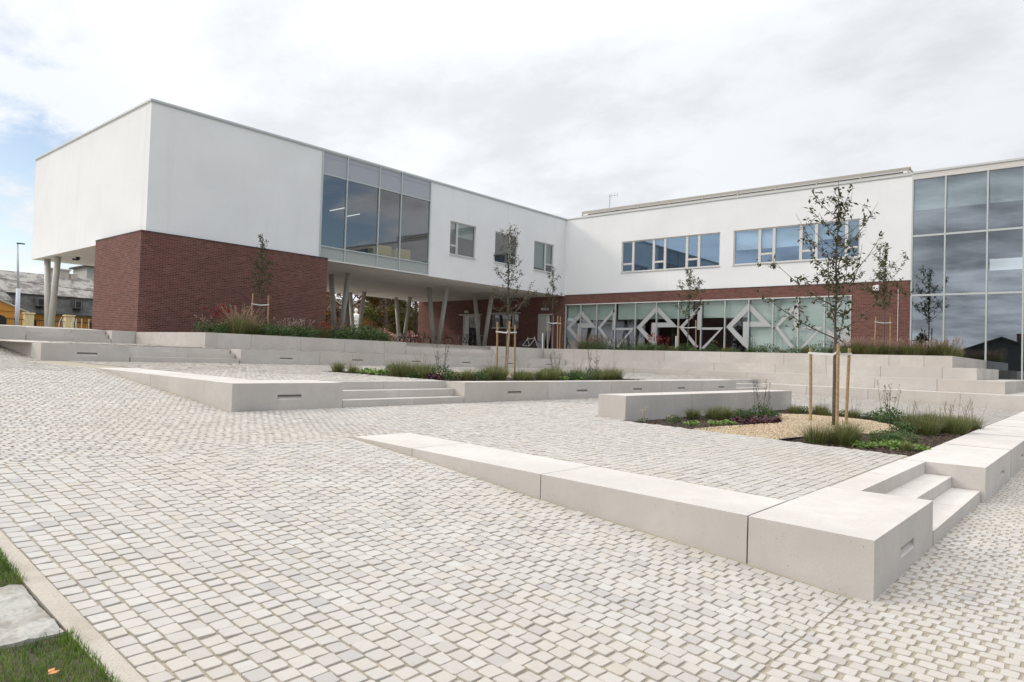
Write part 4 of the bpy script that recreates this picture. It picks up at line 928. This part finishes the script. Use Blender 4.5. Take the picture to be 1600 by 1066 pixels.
def g_stalks(n, r, h, rnd, spread=.35, tips=4):
    m = MB()
    for _ in range(n):
        a = rnd.uniform(0,6.283); q = r*rnd.random(); hh = h*rnd.uniform(.6,1.05); o = hh*rnd.uniform(.05,spread); b = Vector((q*math.cos(a),q*math.sin(a),0)); e = b+Vector((o*math.cos(a),o*math.sin(a),hh)); mid = b.lerp(e,.55)+Vector((rnd.gauss(0,.02),rnd.gauss(0,.02),0)); m.tube([b,mid,e],[.0038,.0032,.002],4,.3)
        for k in range(tips):
            u = rnd.uniform(.5,.95); p = b.lerp(e,u); f = p+Vector((rnd.gauss(0,.05),rnd.gauss(0,.05),rnd.uniform(.05,.14)))*hh; m.tube([p,f],[.003,.002],3,.4)
            for _k in range(5): m.leaf(f,(rnd.gauss(0,1),rnd.gauss(0,1),rnd.gauss(.2,.7)),(0,0,1),.022,.015,rnd.random())
        for _k in range(6): m.leaf(e,(rnd.gauss(0,1),rnd.gauss(0,1),rnd.gauss(.2,.7)),(0,0,1),.025,.016,rnd.random())
    return m
PR = {
 'tuft': proto('grass_tuft', 'grass clump', [('blades', GRASSM, g_tuft(520,.17,.36,.0032,1.15,RP))]),
 'seedtuft': proto('seeding_grass', 'grass clump', [('blades', GRASSM, g_tuft(420,.17,.32,.0032,1.15,RP)), ('seed_heads', SEED, g_heads(9,.10,.56,.10,.010,RP,.40,7))]),
 'leafy': proto('leafy_perennial', 'plant', [('foliage', LEAFG, g_leafy(620,.24,.22,.055,.028,RP,.7))]),
 'lime': proto('lime_green_plant', 'plant', [('foliage', LETT, g_leafy(150,.20,.10,.085,.06,RP,.45))]),
 'red': proto('dark_red_plant', 'plant', [('foliage', HEUCH, g_leafy(150,.24,.13,.095,.075,RP,.35))]),
 'verb': proto('tall_stalked_plant', 'plant', [('foliage', LEAFG, g_leafy(620,.27,.34,.075,.024,RP,.9)), ('flower_stalks', STALK, g_stalks(8,.12,.90,RP,.45))]),
 'dry': proto('dry_flower_plant', 'plant', [('foliage', LEAFG, g_leafy(50,.10,.10,.06,.025,RP)), ('flower_heads', CREAMF, g_heads(7,.06,.26,.04,.016,RP,.3,6))]),
 'penn': proto('plumed_fountain_grass', 'grass clump', [('blades', GRASSM, g_tuft(520,.28,.60,.006,.9,RP)), ('plumes', SEED, g_heads(60,.25,.78,.20,.016,RP,.75,16))]),
 'pennpink': proto('pink_plumed_grass', 'grass clump', [('blades', GRASSM, g_tuft(480,.30,.46,.006,.9,RP)), ('plumes', SEEDP, g_heads(46,.28,.60,.16,.016,RP,.6,12))]),
 'hedge': proto('low_green_shrub', 'shrub', [('foliage', LEAFG, g_leafy(620,.42,.46,.075,.042,RP,.8))]),
 'rose': proto('pale_flowered_shrub', 'shrub', [('foliage', LEAFG, g_leafy(460,.36,.58,.08,.045,RP,.8)), ('flowers', CREAMF, g_flowers(13,.34,.48,.72,.04,RP))]),
 'redf': proto('red_flowered_shrub', 'shrub', [('foliage', LEAFG, g_leafy(480,.42,.52,.08,.045,RP,.8)), ('flowers', REDF, g_heads(30,.40,.82,.06,.034,RP,.3,8))]),
 'pinkf': proto('pink_flowered_plant', 'plant', [('foliage', LEAFG, g_leafy(360,.36,.40,.07,.03,RP,.8)), ('flower_stalks', PINKF, g_heads(26,.34,.66,.05,.02,RP,.4,5))]),
 'brown': proto('brown_headed_plant', 'plant', [('foliage', LEAFG, g_leafy(420,.38,.44,.07,.035,RP,.8)), ('seed_heads', STALK, g_heads(40,.36,.66,.08,.02,RP,.3,7))]),
}
DESC = {'tuft':'clump of fine green grass','seedtuft':'grass clump with straw seed heads','leafy':'low mid-green leafy plant','lime':'low lime-green leafy plant','red':'dark red leafy plant','verb':'green plant with tall bare flower stalks',
 'dry':'small plant with dry flower heads','penn':'fountain grass with pale plumes','pennpink':'grass clump with pinkish plumes','hedge':'low dense green shrub','rose':'green shrub dotted with pale flowers','redf':'green shrub with red flowers','pinkf':'plant with small pink flowers','brown':'plant with brown seed heads'}
used = set()
def plant_bed(where, group, items, zf):
    cnt = {}
    for it in items: cnt.setdefault(it[0], []).append(it)
    for k, lst in cnt.items():
        lst.sort(key=lambda q: screen_x(q[1], q[2]))
        for i, (_, x, y, s) in enumerate(lst):
            o = PR[k] if k not in used else copy_tree(PR[k]); used.add(k)
            o.location = (x, y, zf(y)); o.rotation_euler = (0, 0, random.uniform(0, 6.28)); o.scale = (s, s, s*random.uniform(.92,1.08))
            o['label'] = (ordinal(i, len(lst))+DESC[k]+' '+where); o['group'] = group
            if '_proto' in o: del o['_proto']
zz1 = lambda y: z1(y)-.03
plant_bed('in the near gravel bed', 'plants of the near gravel bed', [
 ('dry',11.75,6.75,1),('dry',12.0,6.35,.7),('leafy',12.45,6.5,.65),('tuft',13.5,6.6,.75),('lime',12.35,6.05,.7),('tuft',14.0,6.35,.9),('tuft',14.35,6.3,.85),('lime',12.9,5.85,.65),('lime',13.3,5.78,.7),('leafy',15.0,6.2,.9),
 ('red',13.85,5.68,.85),('red',14.3,5.5,.9),('red',14.75,5.45,.85),('verb',15.25,5.85,1.0),('leafy',15.5,5.75,1.0),
 ('tuft',11.85,3.62,1.0),('tuft',12.05,3.32,1.05),('tuft',12.35,3.30,1.1),('lime',12.05,2.98,.8),('lime',12.45,2.72,.95),('lime',12.75,2.62,.85),('leafy',13.3,2.98,1.0),('leafy',13.0,2.75,.9),('leafy',13.7,2.72,.9),('lime',12.6,2.32,.75),('seedtuft',12.3,2.42,.5),
 ('tuft',17.7,5.95,.75),('leafy',18.0,5.85,.9),('tuft',18.2,5.5,.9),('seedtuft',18.0,5.35,.8),('leafy',18.4,5.0,.8),('seedtuft',18.3,4.75,.8),('leafy',18.5,4.4,.9),('verb',18.1,3.95,1.15),('leafy',17.7,3.8,1.1),
 ('tuft',16.2,3.05,1.1),('leafy',15.4,3.1,1.1),('seedtuft',16.3,2.85,1.1),('tuft',16.8,2.7,1.2),('seedtuft',17.2,2.75,1.1),('tuft',16.6,2.4,1.1),('seedtuft',17.8,2.55,1.15),('tuft',15.7,2.75,1.0),('seedtuft',18.3,2.32,1.1),('tuft',18.4,3.2,1.0),('seedtuft',18.5,3.6,.9),('seedtuft',18.45,2.75,1.0)], zz1)
b2 = [('tuft',11.3,15.9,.9),('seedtuft',11.35,15.3,.8),('lime',11.5,14.95,1.1),('lime',11.5,14.5,1.2),('leafy',11.6,14.0,.8),('tuft',11.35,13.45,1.2),('tuft',11.4,13.1,1.1),('leafy',11.35,12.75,.9),('tuft',11.4,12.55,.95),('red',11.5,12.2,.9),('verb',11.75,12.35,1.05),('leafy',11.7,11.9,1.0),('tuft',12.0,11.7,.9)]
rb = random.Random(5); x = 12.3
while x < 18.9: b2.append((rb.choice(['tuft','tuft','leafy','seedtuft','leafy','tuft']), x, rb.uniform(11.45,11.9), rb.uniform(.8,1.15))); x += rb.uniform(.26,.42)
b2 += [('verb',17.6,11.9,1.15),('verb',16.1,12.2,.9),('lime',15.6,11.6,1.0),('lime',16.2,11.55,1.0),('tuft',14.4,12.8,1),('seedtuft',15.0,13.6,1),('seedtuft',18.3,13.0,1),('leafy',17.5,13.6,1),('tuft',13.3,14.5,1),('seedtuft',14.0,15.6,1),('leafy',13.1,15.8,1)]
plant_bed('in the upper terrace bed', 'plants of the upper terrace bed', b2, z2)
b3 = [('rose',12.45,26.3,1.0),('redf',13.3,26.6,1.25),('redf',13.9,26.0,.9),('penn',13.35,25.25,1.25),('penn',13.9,25.3,1.0),('rose',12.9,25.5,.8),('hedge',14.5,25.2,1.10),('hedge',15.1,25.2,1.23),('hedge',15.7,25.3,1.17),('pinkf',15.9,26.0,1.15),('pinkf',16.4,25.8,1.1),('hedge',16.3,25.2,1.23),
 ('brown',16.9,25.6,1.1),('brown',17.3,25.2,1.0),('brown',17.7,26.0,1.15),('redf',17.0,25.1,.8),('hedge',17.8,25.2,1.43),('brown',18.3,25.9,1.1),('hedge',18.5,25.2,1.49),('pinkf',18.9,25.8,1.0),('hedge',19.1,25.2,1.56),('hedge',19.7,25.3,1.49),('hedge',20.2,25.3,1.30),('brown',19.5,25.9,1.0),('pennpink',20.2,26.2,1.2),('hedge',20.6,25.6,0.91),('brown',14.9,25.7,1.2),('rose',16.0,25.5,1.0),('brown',20.3,25.6,1.2),('hedge',14.8,26.0,1.30),('hedge',13.0,26.0,1.04)]
plant_bed('in the planter by the brick end wall', 'plants of the brick end planter', b3, lambda y: Z4-.02)
b4 = [('pennpink',33.2,23.0,1.5),('pennpink',33.6,22.4,1.3)]
y = 22.0
while y > 9.2: b4.append((rb.choice(['hedge','leafy','brown','leafy','hedge','tuft']), rb.uniform(32.0,32.9), y, rb.uniform(.8,1.25) if True else 1)); y -= rb.uniform(.42,.62)
b4 += [('redf',33.6,19.0,1.1),('redf',33.9,18.4,1.0),('verb',32.5,13.0,1.0),('verb',32.8,9.6,1.1),('rose',33.0,15.2,.9),('hedge',33.6,16.9,1.2),('hedge',33.9,10.6,1.2)]
y = 8.9
while y > 4.95: b4.append(('pennpink', rb.uniform(31.9,33.6), y, rb.uniform(1.0,1.35))); y -= .32
b4 += [('hedge',32.2,9.0,1.0),('tuft',31.9,8.7,1.3),('pennpink',33.9,5.0,1.0)]
plant_bed('in the long bed below the right wing', 'plants of the long right wing bed', b4, lambda y: Z4-.02)
# fallen leaves
def fallen(label, x, y, z, s, m):
    b = MB(); b.leaf((x-s*.5,y,z+.012),(1,.3,.05),(0,0,1),s,s*.6,.5); b.leaf((x-s*.4,y+.01,z+.016),(.8,.7,.12),(0,0,1),s*.8,s*.5,.9); o = b.build('fallen_leaf', m); tag(o, label, 'leaf'); sd = o.modifiers.new('thick', 'SOLIDIFY'); sd.thickness = .002
LF = mat('fallen_leaf_brown', (.30, .085, .03), .7); LF2 = mat('fallen_leaf_orange', (.55, .25, .09), .7)
fallen('brown fallen leaf on the setts right of the near steps', 9.85, .66, .0, .085, LF)
fallen('orange fallen leaf lying on the lawn in the bottom left corner', 1.06, 3.47, z0(3.5)+.045, .055, LF2)
# ------------------------------------------------------------------ below the overhang: bicycles and stands
FR_D = mat('bicycle_frame_dark', (.03,.03,.035), .4, .2); FR_R = mat('bicycle_frame_red', (.22,.04,.04), .4, .2); FR_W = mat('bicycle_frame_white', (.6,.6,.6), .4); FR_B = mat('bicycle_frame_blue', (.05,.09,.2), .4)
def bicycle(label, x, y, z, ang, fm):
    t = thing('bicycle', label, 'bicycle', (x, y, z), 'bicycles parked under the overhang')
    c, s = math.cos(ang), math.sin(ang); P = lambda u, h, v=0.: (x+c*u-s*v, y+s*u+c*v, z+h); ax = (-s, c, 0)
    for u in (-.52, .52):
        m = MB(); m.ring(P(u,.35), .325, .027, ax, 28, 6); w = m.build('wheel', RUBBER, t, smooth=True)
        m = MB()
        for k in range(12): a = k*math.pi/6; m.tube([P(u,.35),P(u+.31*math.cos(a),.35+.31*math.sin(a))], .0025, 3)
        m.ring(P(u,.35), .30, .009, ax, 24, 4); m.build('rim', STEEL, w)
    m = MB(); r = .024
    for a, b in (((-.52,.35),(-.05,.30)),((-.52,.35),(-.17,.82)),((-.05,.30),(-.20,.92)),((-.05,.30),(.33,.80)),((-.17,.82),(.34,.86)),((.52,.35),(.30,.98))): m.tube([P(*a),P(*b)], r, 6)
    m.build('frame', fm, t)
    m = MB(); m.tube([P(.30,.98),P(.30,1.06)], .014, 6); m.tube([P(.24,1.04,-.28),P(.32,1.06,0),P(.24,1.04,.28)], .014, 6); m.build('handlebar', BLACKM, t)
    m = MB(); m.lathe(P(-.20,.93), [(.05,0),(.08,.03),(.06,.06)], 8); m.build('saddle', BLACKM, t)
bicycle('red bicycle standing side-on between the second pair of front columns', 36.05, 38.0, ZB, R_(-52), FR_R)
bicycle('dark bicycle parked by the left glazed door under the overhang', 37.45, 36.5, ZB, R_(-75), FR_D)
bicycle('white bicycle leaning under the window beside the right door', 38.3, 31.3, Z4+.02, R_(-60), FR_W)
bicycle('reddish bicycle in the far rack behind the first pair of columns', 35.9, 41.9, ZB, R_(-70), FR_R)
bicycle('bluish bicycle in the middle of the far rack', 36.0, 41.2, ZB, R_(-80), FR_B)
bicycle('black bicycle at the near end of the far rack', 36.15, 40.4, ZB, R_(-65), FR_D)
bicycle('white-framed bicycle at the far left end of the rack', 35.7, 42.7, ZB, R_(-60), FR_W)
hp = [(37.0,37.4),(37.2,37.0),(37.3,35.0),(36.4,39.6),(36.1,41.6)]
for i, (x, y) in enumerate(sorted(hp, key=lambda q: screen_x(*q))):
    m = MB(); m.tube([(x-.35,y,ZB-.1),(x-.35,y,ZB+.78),(x-.28,y,ZB+.85),(x+.28,y,ZB+.85),(x+.35,y,ZB+.78),(x+.35,y,ZB-.1)], .024, 8)
    tag(m.build('cycle_stand', STEEL), ordinal(i, len(hp))+'steel hoop cycle stand under the overhang', 'cycle stand', 'hoop cycle stands under the overhang')
def post(label, x, y, z, h, m, r=.035):
    b = MB(); b.lathe((x,y,z), [(r,0),(r,h-.02),(r*.6,h)], 10); tag(b.build('marker_post', m), label, 'post')
post('short white post in the bed in front of the patterned glazing', 33.2, 17.3, Z4, .85, WHITEP); post('thin white post beside the right door in the inner corner', 33.0, 26.0, Z4, 1.0, WHITEP)
# ------------------------------------------------------------------ beyond the school
def far_tree(label, x, y, z, H, R, n, seed, m, low=.12, ls=.34, group='trees beyond the overhang'):
    rnd = random.Random(seed); t = thing('broadleaf_tree', label, 'tree', (x,y,z), group); tr, c = MB(), MB()
    tr.tube([(x,y,z-.2),(x+.1,y,z+H*.3),(x,y+.1,z+H*.6),(x,y,z+H*.9)], [R*.07,R*.06,R*.035,.02], 8)
    cl = []
    for k in range(46):
        a = rnd.uniform(0,6.283); f = rnd.uniform(low,1); rr = R*math.sin(math.pi*min(1,(f-low)/(1-low)*.82+.16))*rnd.uniform(.35,1); p = Vector((x+rr*math.cos(a), y+rr*math.sin(a), z+H*f)); cl.append((p, R*rnd.uniform(.14,.30), rnd.uniform(-.25,.25)))
        if k % 2 == 0: b = Vector((x,y,z+H*f*.72)); tr.tube([b, b.lerp(p,.6)+Vector((0,0,.2)), p], [R*.022,R*.014,.01], 5)
    for _ in range(n):
        p, r, sh = rnd.choice(cl); d = Vector((rnd.gauss(0,1),rnd.gauss(0,1),rnd.gauss(0,1))).normalized(); q = p+d*r*rnd.random()**.4
        c.leaf(q,(rnd.gauss(0,1),rnd.gauss(0,1),rnd.gauss(-.2,.7)),(rnd.gauss(0,.5),rnd.gauss(0,.5),1),ls*rnd.uniform(.5,1.2),ls*.55,min(1,max(0,.5+sh+rnd.gauss(0,.2))))
    tr.build('trunk', BARK, t); c.build('crown', m, t)
far_tree('rust-coloured tree seen behind the left pair of columns', 45.0, 62, Z4, 9.5, 4.0, 9000, 21, AUT1, low=.06, ls=.30)
far_tree('green and brown tree seen between the two back pairs of columns', 46.5, 57.5, Z4, 8.5, 3.3, 9000, 22, AUT2, low=.06, ls=.28)
far_tree('tall autumn tree behind the right back pair of columns', 52.0, 63, Z4, 10.5, 4.3, 10000, 23, AUT1, low=.06, ls=.30)
far_tree('dark leaning autumn tree seen just left of the brick undercroft wall', 51.5, 58.5, Z4, 9.5, 3.8, 8000, 24, AUT2, low=.08, ls=.28)
far_tree('dark green tree at the edge of the brick end block', 45.2, 67, Z4, 10, 2.4, 3500, 25, DTREE)
def bush(label, x, y, z, R, n, seed):
    rnd = random.Random(seed); b = MB(); t = thing('pink_shrub', label, 'shrub', (x,y,z), 'pinkish shrubs beyond the overhang'); s = MB()
    for k in range(7): a = k*.9; s.tube([(x,y,z),(x+R*.5*math.cos(a),y+R*.5*math.sin(a),z+R*.7)], [.04,.015], 5)
    for _ in range(n):
        d = Vector((rnd.gauss(0,1),rnd.gauss(0,1),abs(rnd.gauss(0,1)))).normalized(); q = Vector((x,y,z))+Vector((d.x*R,d.y*R,d.z*R*.85))*rnd.uniform(.55,1)*(1+.25*noise.noise(tuple(d*2.2))); b.leaf(q,(rnd.gauss(0,1),rnd.gauss(0,1),rnd.gauss(0,.7)),(0,0,1),.2,.12,rnd.random())
    s.build('stem', BARK, t); b.build('foliage', PINKB, t)
bush('larger pinkish shrub in sun beyond the left back columns', 43.4, 54, ZB, 1.9, 3200, 31); bush('pinkish shrub in sun just left of the undercroft brick wall', 45.3, 52, ZB, 1.65, 2600, 32)
# low boundary wall behind the shrubs
b = MB(); b.box(40, 58, 56.4, 56.75, Z4, Z4+.8); tag(b.build('garden_wall', TRIM), 'low pale boundary wall beyond the overhang below the autumn trees', 'wall')
# white statue
b = MB(); sx, sy = 41.3, 55.6
b.lathe((sx,sy,Z4), [(.55,0),(.55,.5),(.42,.52),(.42,1.25),(.50,1.27),(.50,1.36),(.40,1.38),(.44,1.7),(.40,2.3),(.36,2.75),(.42,3.05),(.30,3.22),(.11,3.30),(.10,3.38),(.17,3.46),(.18,3.6),(.13,3.74),(.03,3.80)], 14)
b.tube([(sx-.36,sy-.05,Z4+3.05),(sx-.46,sy-.2,Z4+2.65),(sx-.1,sy-.42,Z4+2.6)], [.12,.11,.08], 8); b.tube([(sx+.36,sy-.05,Z4+3.05),(sx+.46,sy-.2,Z4+2.65),(sx+.1,sy-.42,Z4+2.62)], [.12,.11,.08], 8)
tag(b.build('statue', WHITEP, smooth=True), 'white robed statue on a plinth seen between the columns', 'statue')
# orange house seen under the overhang
t = thing('orange_house', 'orange rendered house glimpsed behind the trees under the overhang', 'house', (50,78,Z4))
b = MB(); b.box(42,72,80,90,Z4-.2,7.2); b.build('wall', mat('ochre_render', rough=.9, fn=f_noisy((.20,.085,.025), (.26,.12,.035), .8)), t); b = MB(); b.prism([(41.5,79.5),(72.5,79.5),(72.5,90.5),(41.5,90.5)], 7.2, 7.4); b.add([(41.5,79.5,7.4),(72.5,79.5,7.4),(72.5,90.5,7.4),(41.5,90.5,7.4),(41.5,85,9.5),(72.5,85,9.5)], [(0,1,5,4),(2,3,4,5),(0,4,3),(1,2,5)]); b.build('roof', SLATED, t)
# old house on the left: lichen-covered slate over a dark mansard, orange walls
H = thing('old_house', 'long old orange house with lichen-covered slate roof and dark lower mansard behind the railings', 'house', (17,70,Z4))
def hp_(x0, x1, y0, z0_, y1, z1_): return [(x0,y0,z0_),(x1,y0,z0_),(x1,y1,z1_),(x0,y1,z1_)]
b = MB(); b.poly(hp_(-6,24.2,70.6,5.93,74.5,8.05)); b.poly(hp_(-6,24.2,74.5,8.05,78.5,5.9)); b.poly([(24.2,70.6,5.93),(24.2,78.5,5.93),(24.2,74.5,8.05)]); b.poly(hp_(-6,24.2,70.6,5.93,70.75,5.80)); b.build('roof', SLATE, H)
b = MB(); b.poly(hp_(-6,24.15,69.7,4.30,70.75,5.86)); b.box(-6,24.2,69.55,69.72,4.18,4.32); b.build('mansard', SLATED, H)
b = MB(); b.box(-6,24.1,70,78,Z4-.3,4.2); b.build('wall', ORANGE, H)
b = MB(); b.box(20.6,22.3,74.1,74.9,7.3,8.55); b.box(20.5,22.4,74.0,75.0,8.55,8.68); b.box(22.4,23.0,74.1,74.9,7.5,8.3); b.build('chimney', TRIM, H)
for x in (18.9, 21.75):
    b = MB(); b.box(x-.34,x+.34,69.62,70.5,4.85,5.62); f = b.build('dormer', SLATED, H, bevel=.02); b = MB(); b.box(x-.27,x+.27,69.58,69.62,4.9,5.56); f2 = b.build('window_frame', mat('weathered_frame', (.20,.19,.17), .8), H); b = MB(); b.box(x-.19,x+.19,69.55,69.585,4.97,5.49); b.build('pane', DARKW, f2)
b = MB(); b.add([(13.2,68.4,4.25),(17.6,68.4,4.25),(15.4,68.4,5.2),(13.2,70.6,4.25),(17.6,70.6,4.25),(15.4,70.6,5.2)], [(0,1,2),(5,4,3)]); b.box(13.4,17.4,68.45,70.2,Z4-.3,4.25); b.build('porch', ORANGE, H)
b = MB(); b.tube([(13.1,68.35,4.22),(15.4,68.35,5.25),(17.75,68.35,4.2)], .09, 6); b.build('porch_trim', TRIM, H)
b = MB(); b.add([(12.9,68.3,4.26),(15.4,68.3,5.32),(15.4,71.2,5.32),(12.9,71.2,4.26)], [(0,1,2,3)]); b.add([(17.9,68.3,4.26),(15.4,68.3,5.32),(15.4,71.2,5.32),(17.9,71.2,4.26)], [(3,2,1,0)]); b.build('porch_roof', SLATED, H)
b = MB(); b.add([(12.5,69.9,5.2),(17.0,69.9,5.2),(16.2,70.8,6.35),(13.0,70.8,6.35)], [(0,1,2,3)]); b.box(12.6,16.9,69.92,71.5,4.6,5.2); b.build('dormer_roof', SLATE, H)
def arch(x0, x1, zt, y, m, par, nm):
    q = [(x0,y,Z4),(x1,y,Z4)]+[((x0+x1)/2+(x1-x0)/2*math.cos(a), y, zt-(x1-x0)/2*.6+(x1-x0)/2*.6*math.sin(a)) for a in np.linspace(0, math.pi, 9)]
    b = MB(); n = len(q); b.add(q+[(p[0],p[1]+.1,p[2]) for p in q], [tuple(range(n)), tuple(range(n,2*n))[::-1]]+[(i,(i+1)%n,n+(i+1)%n,n+i) for i in range(n)]); b.build(nm, m, par)
arch(14.8,16.2,3.95,68.36,DARKW,H,'doorway'); arch(20.9,21.6,3.9,69.88,DARKW,H,'window'); 
for x in (18.3,23.3): b = MB(); b.box(x-.4,x+.4,69.88,69.95,2.9,3.7); b.build('window', DARKW, H)
# pale round tower end behind it
t = thing('pale_tower', 'pale rendered building end with dark eaves peeping out left of the brick block', 'building', (26,80,Z4))
b = MB(); b.box(25.3,29,79,83,Z4,9.6); b.build('wall', PLASTER, t); b = MB(); b.prism([(25.0,78.6),(29.4,78.6),(29.4,83.4),(25.0,83.4)], 9.6, [9.75,10.9,10.9,9.75]); b.box(24.9,29,78.4,79,7.0,7.25); b.build('roof', TILE, t)
# boundary: cream piers with railings between
px = [12.2,15.55,18.15,21.0]
for i, x in enumerate(px):
    b = MB(); b.box(x-.28,x+.28,59.7,60.3,Z4-.2,3.80); b.box(x-.34,x+.34,59.64,60.36,3.80,3.90); b.box(x-.36,x+.36,59.62,60.38,Z4-.2,Z4+.3)
    tag(b.build('gate_pier', CREAM, bevel=.02), ordinal(i, len(px))+'cream boundary pier in front of the old orange house', 'pier', 'cream boundary piers')
for i, (a, c) in enumerate(zip(px[:-1], px[1:])):
    b = MB(); b.box(a+.29,c-.29,59.97,60.03,2.5,2.55); b.box(a+.29,c-.29,59.97,60.03,3.35,3.40)
    for x in np.arange(a+.4, c-.3, .15): b.tube([(x,60,Z4-.1),(x,60,3.52)], .014, 4)
    tag(b.build('railing', BLACKM), ['left length','middle length','right length'][i]+' of black railing between the cream piers', 'railing', 'railings between the cream piers')
# white hoops in front
ax_ = [(13.54,46,'p'),(14.18,46,'p'),(14.45,46,'s'),(15.1,46,'s')]
for i, (x, y, k) in enumerate(ax_):
    b = MB(); x -= .0
    if k == 'p': b.tube([(x-.15,y,Z4),(x-.10,y,2.9),(x,y,3.25),(x+.10,y,2.9),(x+.15,y,Z4)], .022, 8)
    else: b.tube([(x-.14,y,Z4),(x-.14,y,3.2),(x+.14,y,3.2),(x+.14,y,Z4)], .022, 8)
    tag(b.build('white_hoop', WHITEP, smooth=True), ('left ' if i in (0,2) else 'right ')+('pointed' if k == 'p' else 'square')+' white metal hoop in front of the railings', 'hoop', 'white metal hoops')
# street lamp and cables
t = thing('street_lamp', 'tall grey street lamp beside the white overhang on the left', 'street lamp', (14.86,60,Z4))
b = MB(); b.tube([(14.86,60,Z4-.1),(14.84,60,5.6)], [.15,.13], 12); b.tube([(14.84,60,5.55),(14.66,60,8.85)], [.085,.05], 10); b.build('pole', mat('lamp_post_grey', (.50,.53,.58), .5), t, smooth=True)
b = MB(); b.box(14.6,15.1,59.85,60.05,8.82,8.90); b.build('lamp_head', BLACKM, t, bevel=.03)
for i, (za, zb) in enumerate(((6.9,6.1),(5.95,5.2))):
    b = MB(); b.tube([(8+26*k/12, 62, za+(zb-za)*k/12-.5*math.sin(math.pi*k/12)) for k in range(13)], .022, 4); tag(b.build('overhead_cable', BLACKM), ['upper','lower'][i]+' thin overhead cable left of the white overhang', 'cable', 'overhead cables')
# houses and trees across the road behind the viewer: they show in the glass
def plain_house(label, x, y, w, d, hw, hr, m):
    t = thing('bungalow', label, 'house', (x,y,0), 'houses reflected in the glass'); y0, y1, x0, x1 = y-w/2, y+w/2, x-d/2, x+d/2
    b = MB(); b.box(x0,x1,y0,y1,-.1,hw); b.add([(x1,y0,hw),(x1,y1,hw),(x1,y,hr-.05),(x0,y0,hw),(x0,y1,hw),(x0,y,hr-.05)], [(0,1,2),(5,4,3)]); b.build('wall', m, t)
    b = MB()
    for s_ in (-1, 1): b.add([(x1+.4,y+s_*(w/2+.5),hw-.15),(x1+.4,y,hr),(x0-.4,y,hr),(x0-.4,y+s_*(w/2+.5),hw-.15),(x1+.4,y+s_*(w/2+.5),hw-.35),(x1+.4,y,hr-.2)], [(0,1,2,3),(0,4,5,1)])
    r = b.build('roof', TILE, t)
    b = MB(); b.box(x+1,x+1.9,y-w*.2-.45,y-w*.2+.45,hr-1.6,hr+.55); b.build('chimney', BRICK, r)
    for k in (-.25,.25): b = MB(); b.box(x1,x1+.05,y+w*k-.8,y+w*k+.8,1,2.3); b.build('window', DARKW, t)
plain_house('gabled bungalow with a chimney, a dark shape mirrored in the tall glass wall', -39, 11.4, 9.0, 10, 4.9, 6.7, mat('dark_dash', (.07,.07,.07), .95))
plain_house('second bungalow down the road behind the viewer', -48, -12, 14, 9, 3.2, 6.4, PLASTER)
for i, (x, y, h, r) in enumerate(((-40,22,7,3),(-44,30,8,3.5),(-39,40,6.5,3),(-50,55,9,4),(-30,-30,9,4))):
    far_tree(['','second ','third ','fourth ','fifth '][i]+'dark tree across the road behind the viewer', x, y, 0, h, r, 900, 40+i, DTREE, ls=.7, group='trees behind the viewer')
for o in bpy.data.objects:
    if '_proto' in o: bpy.data.objects.remove(o)
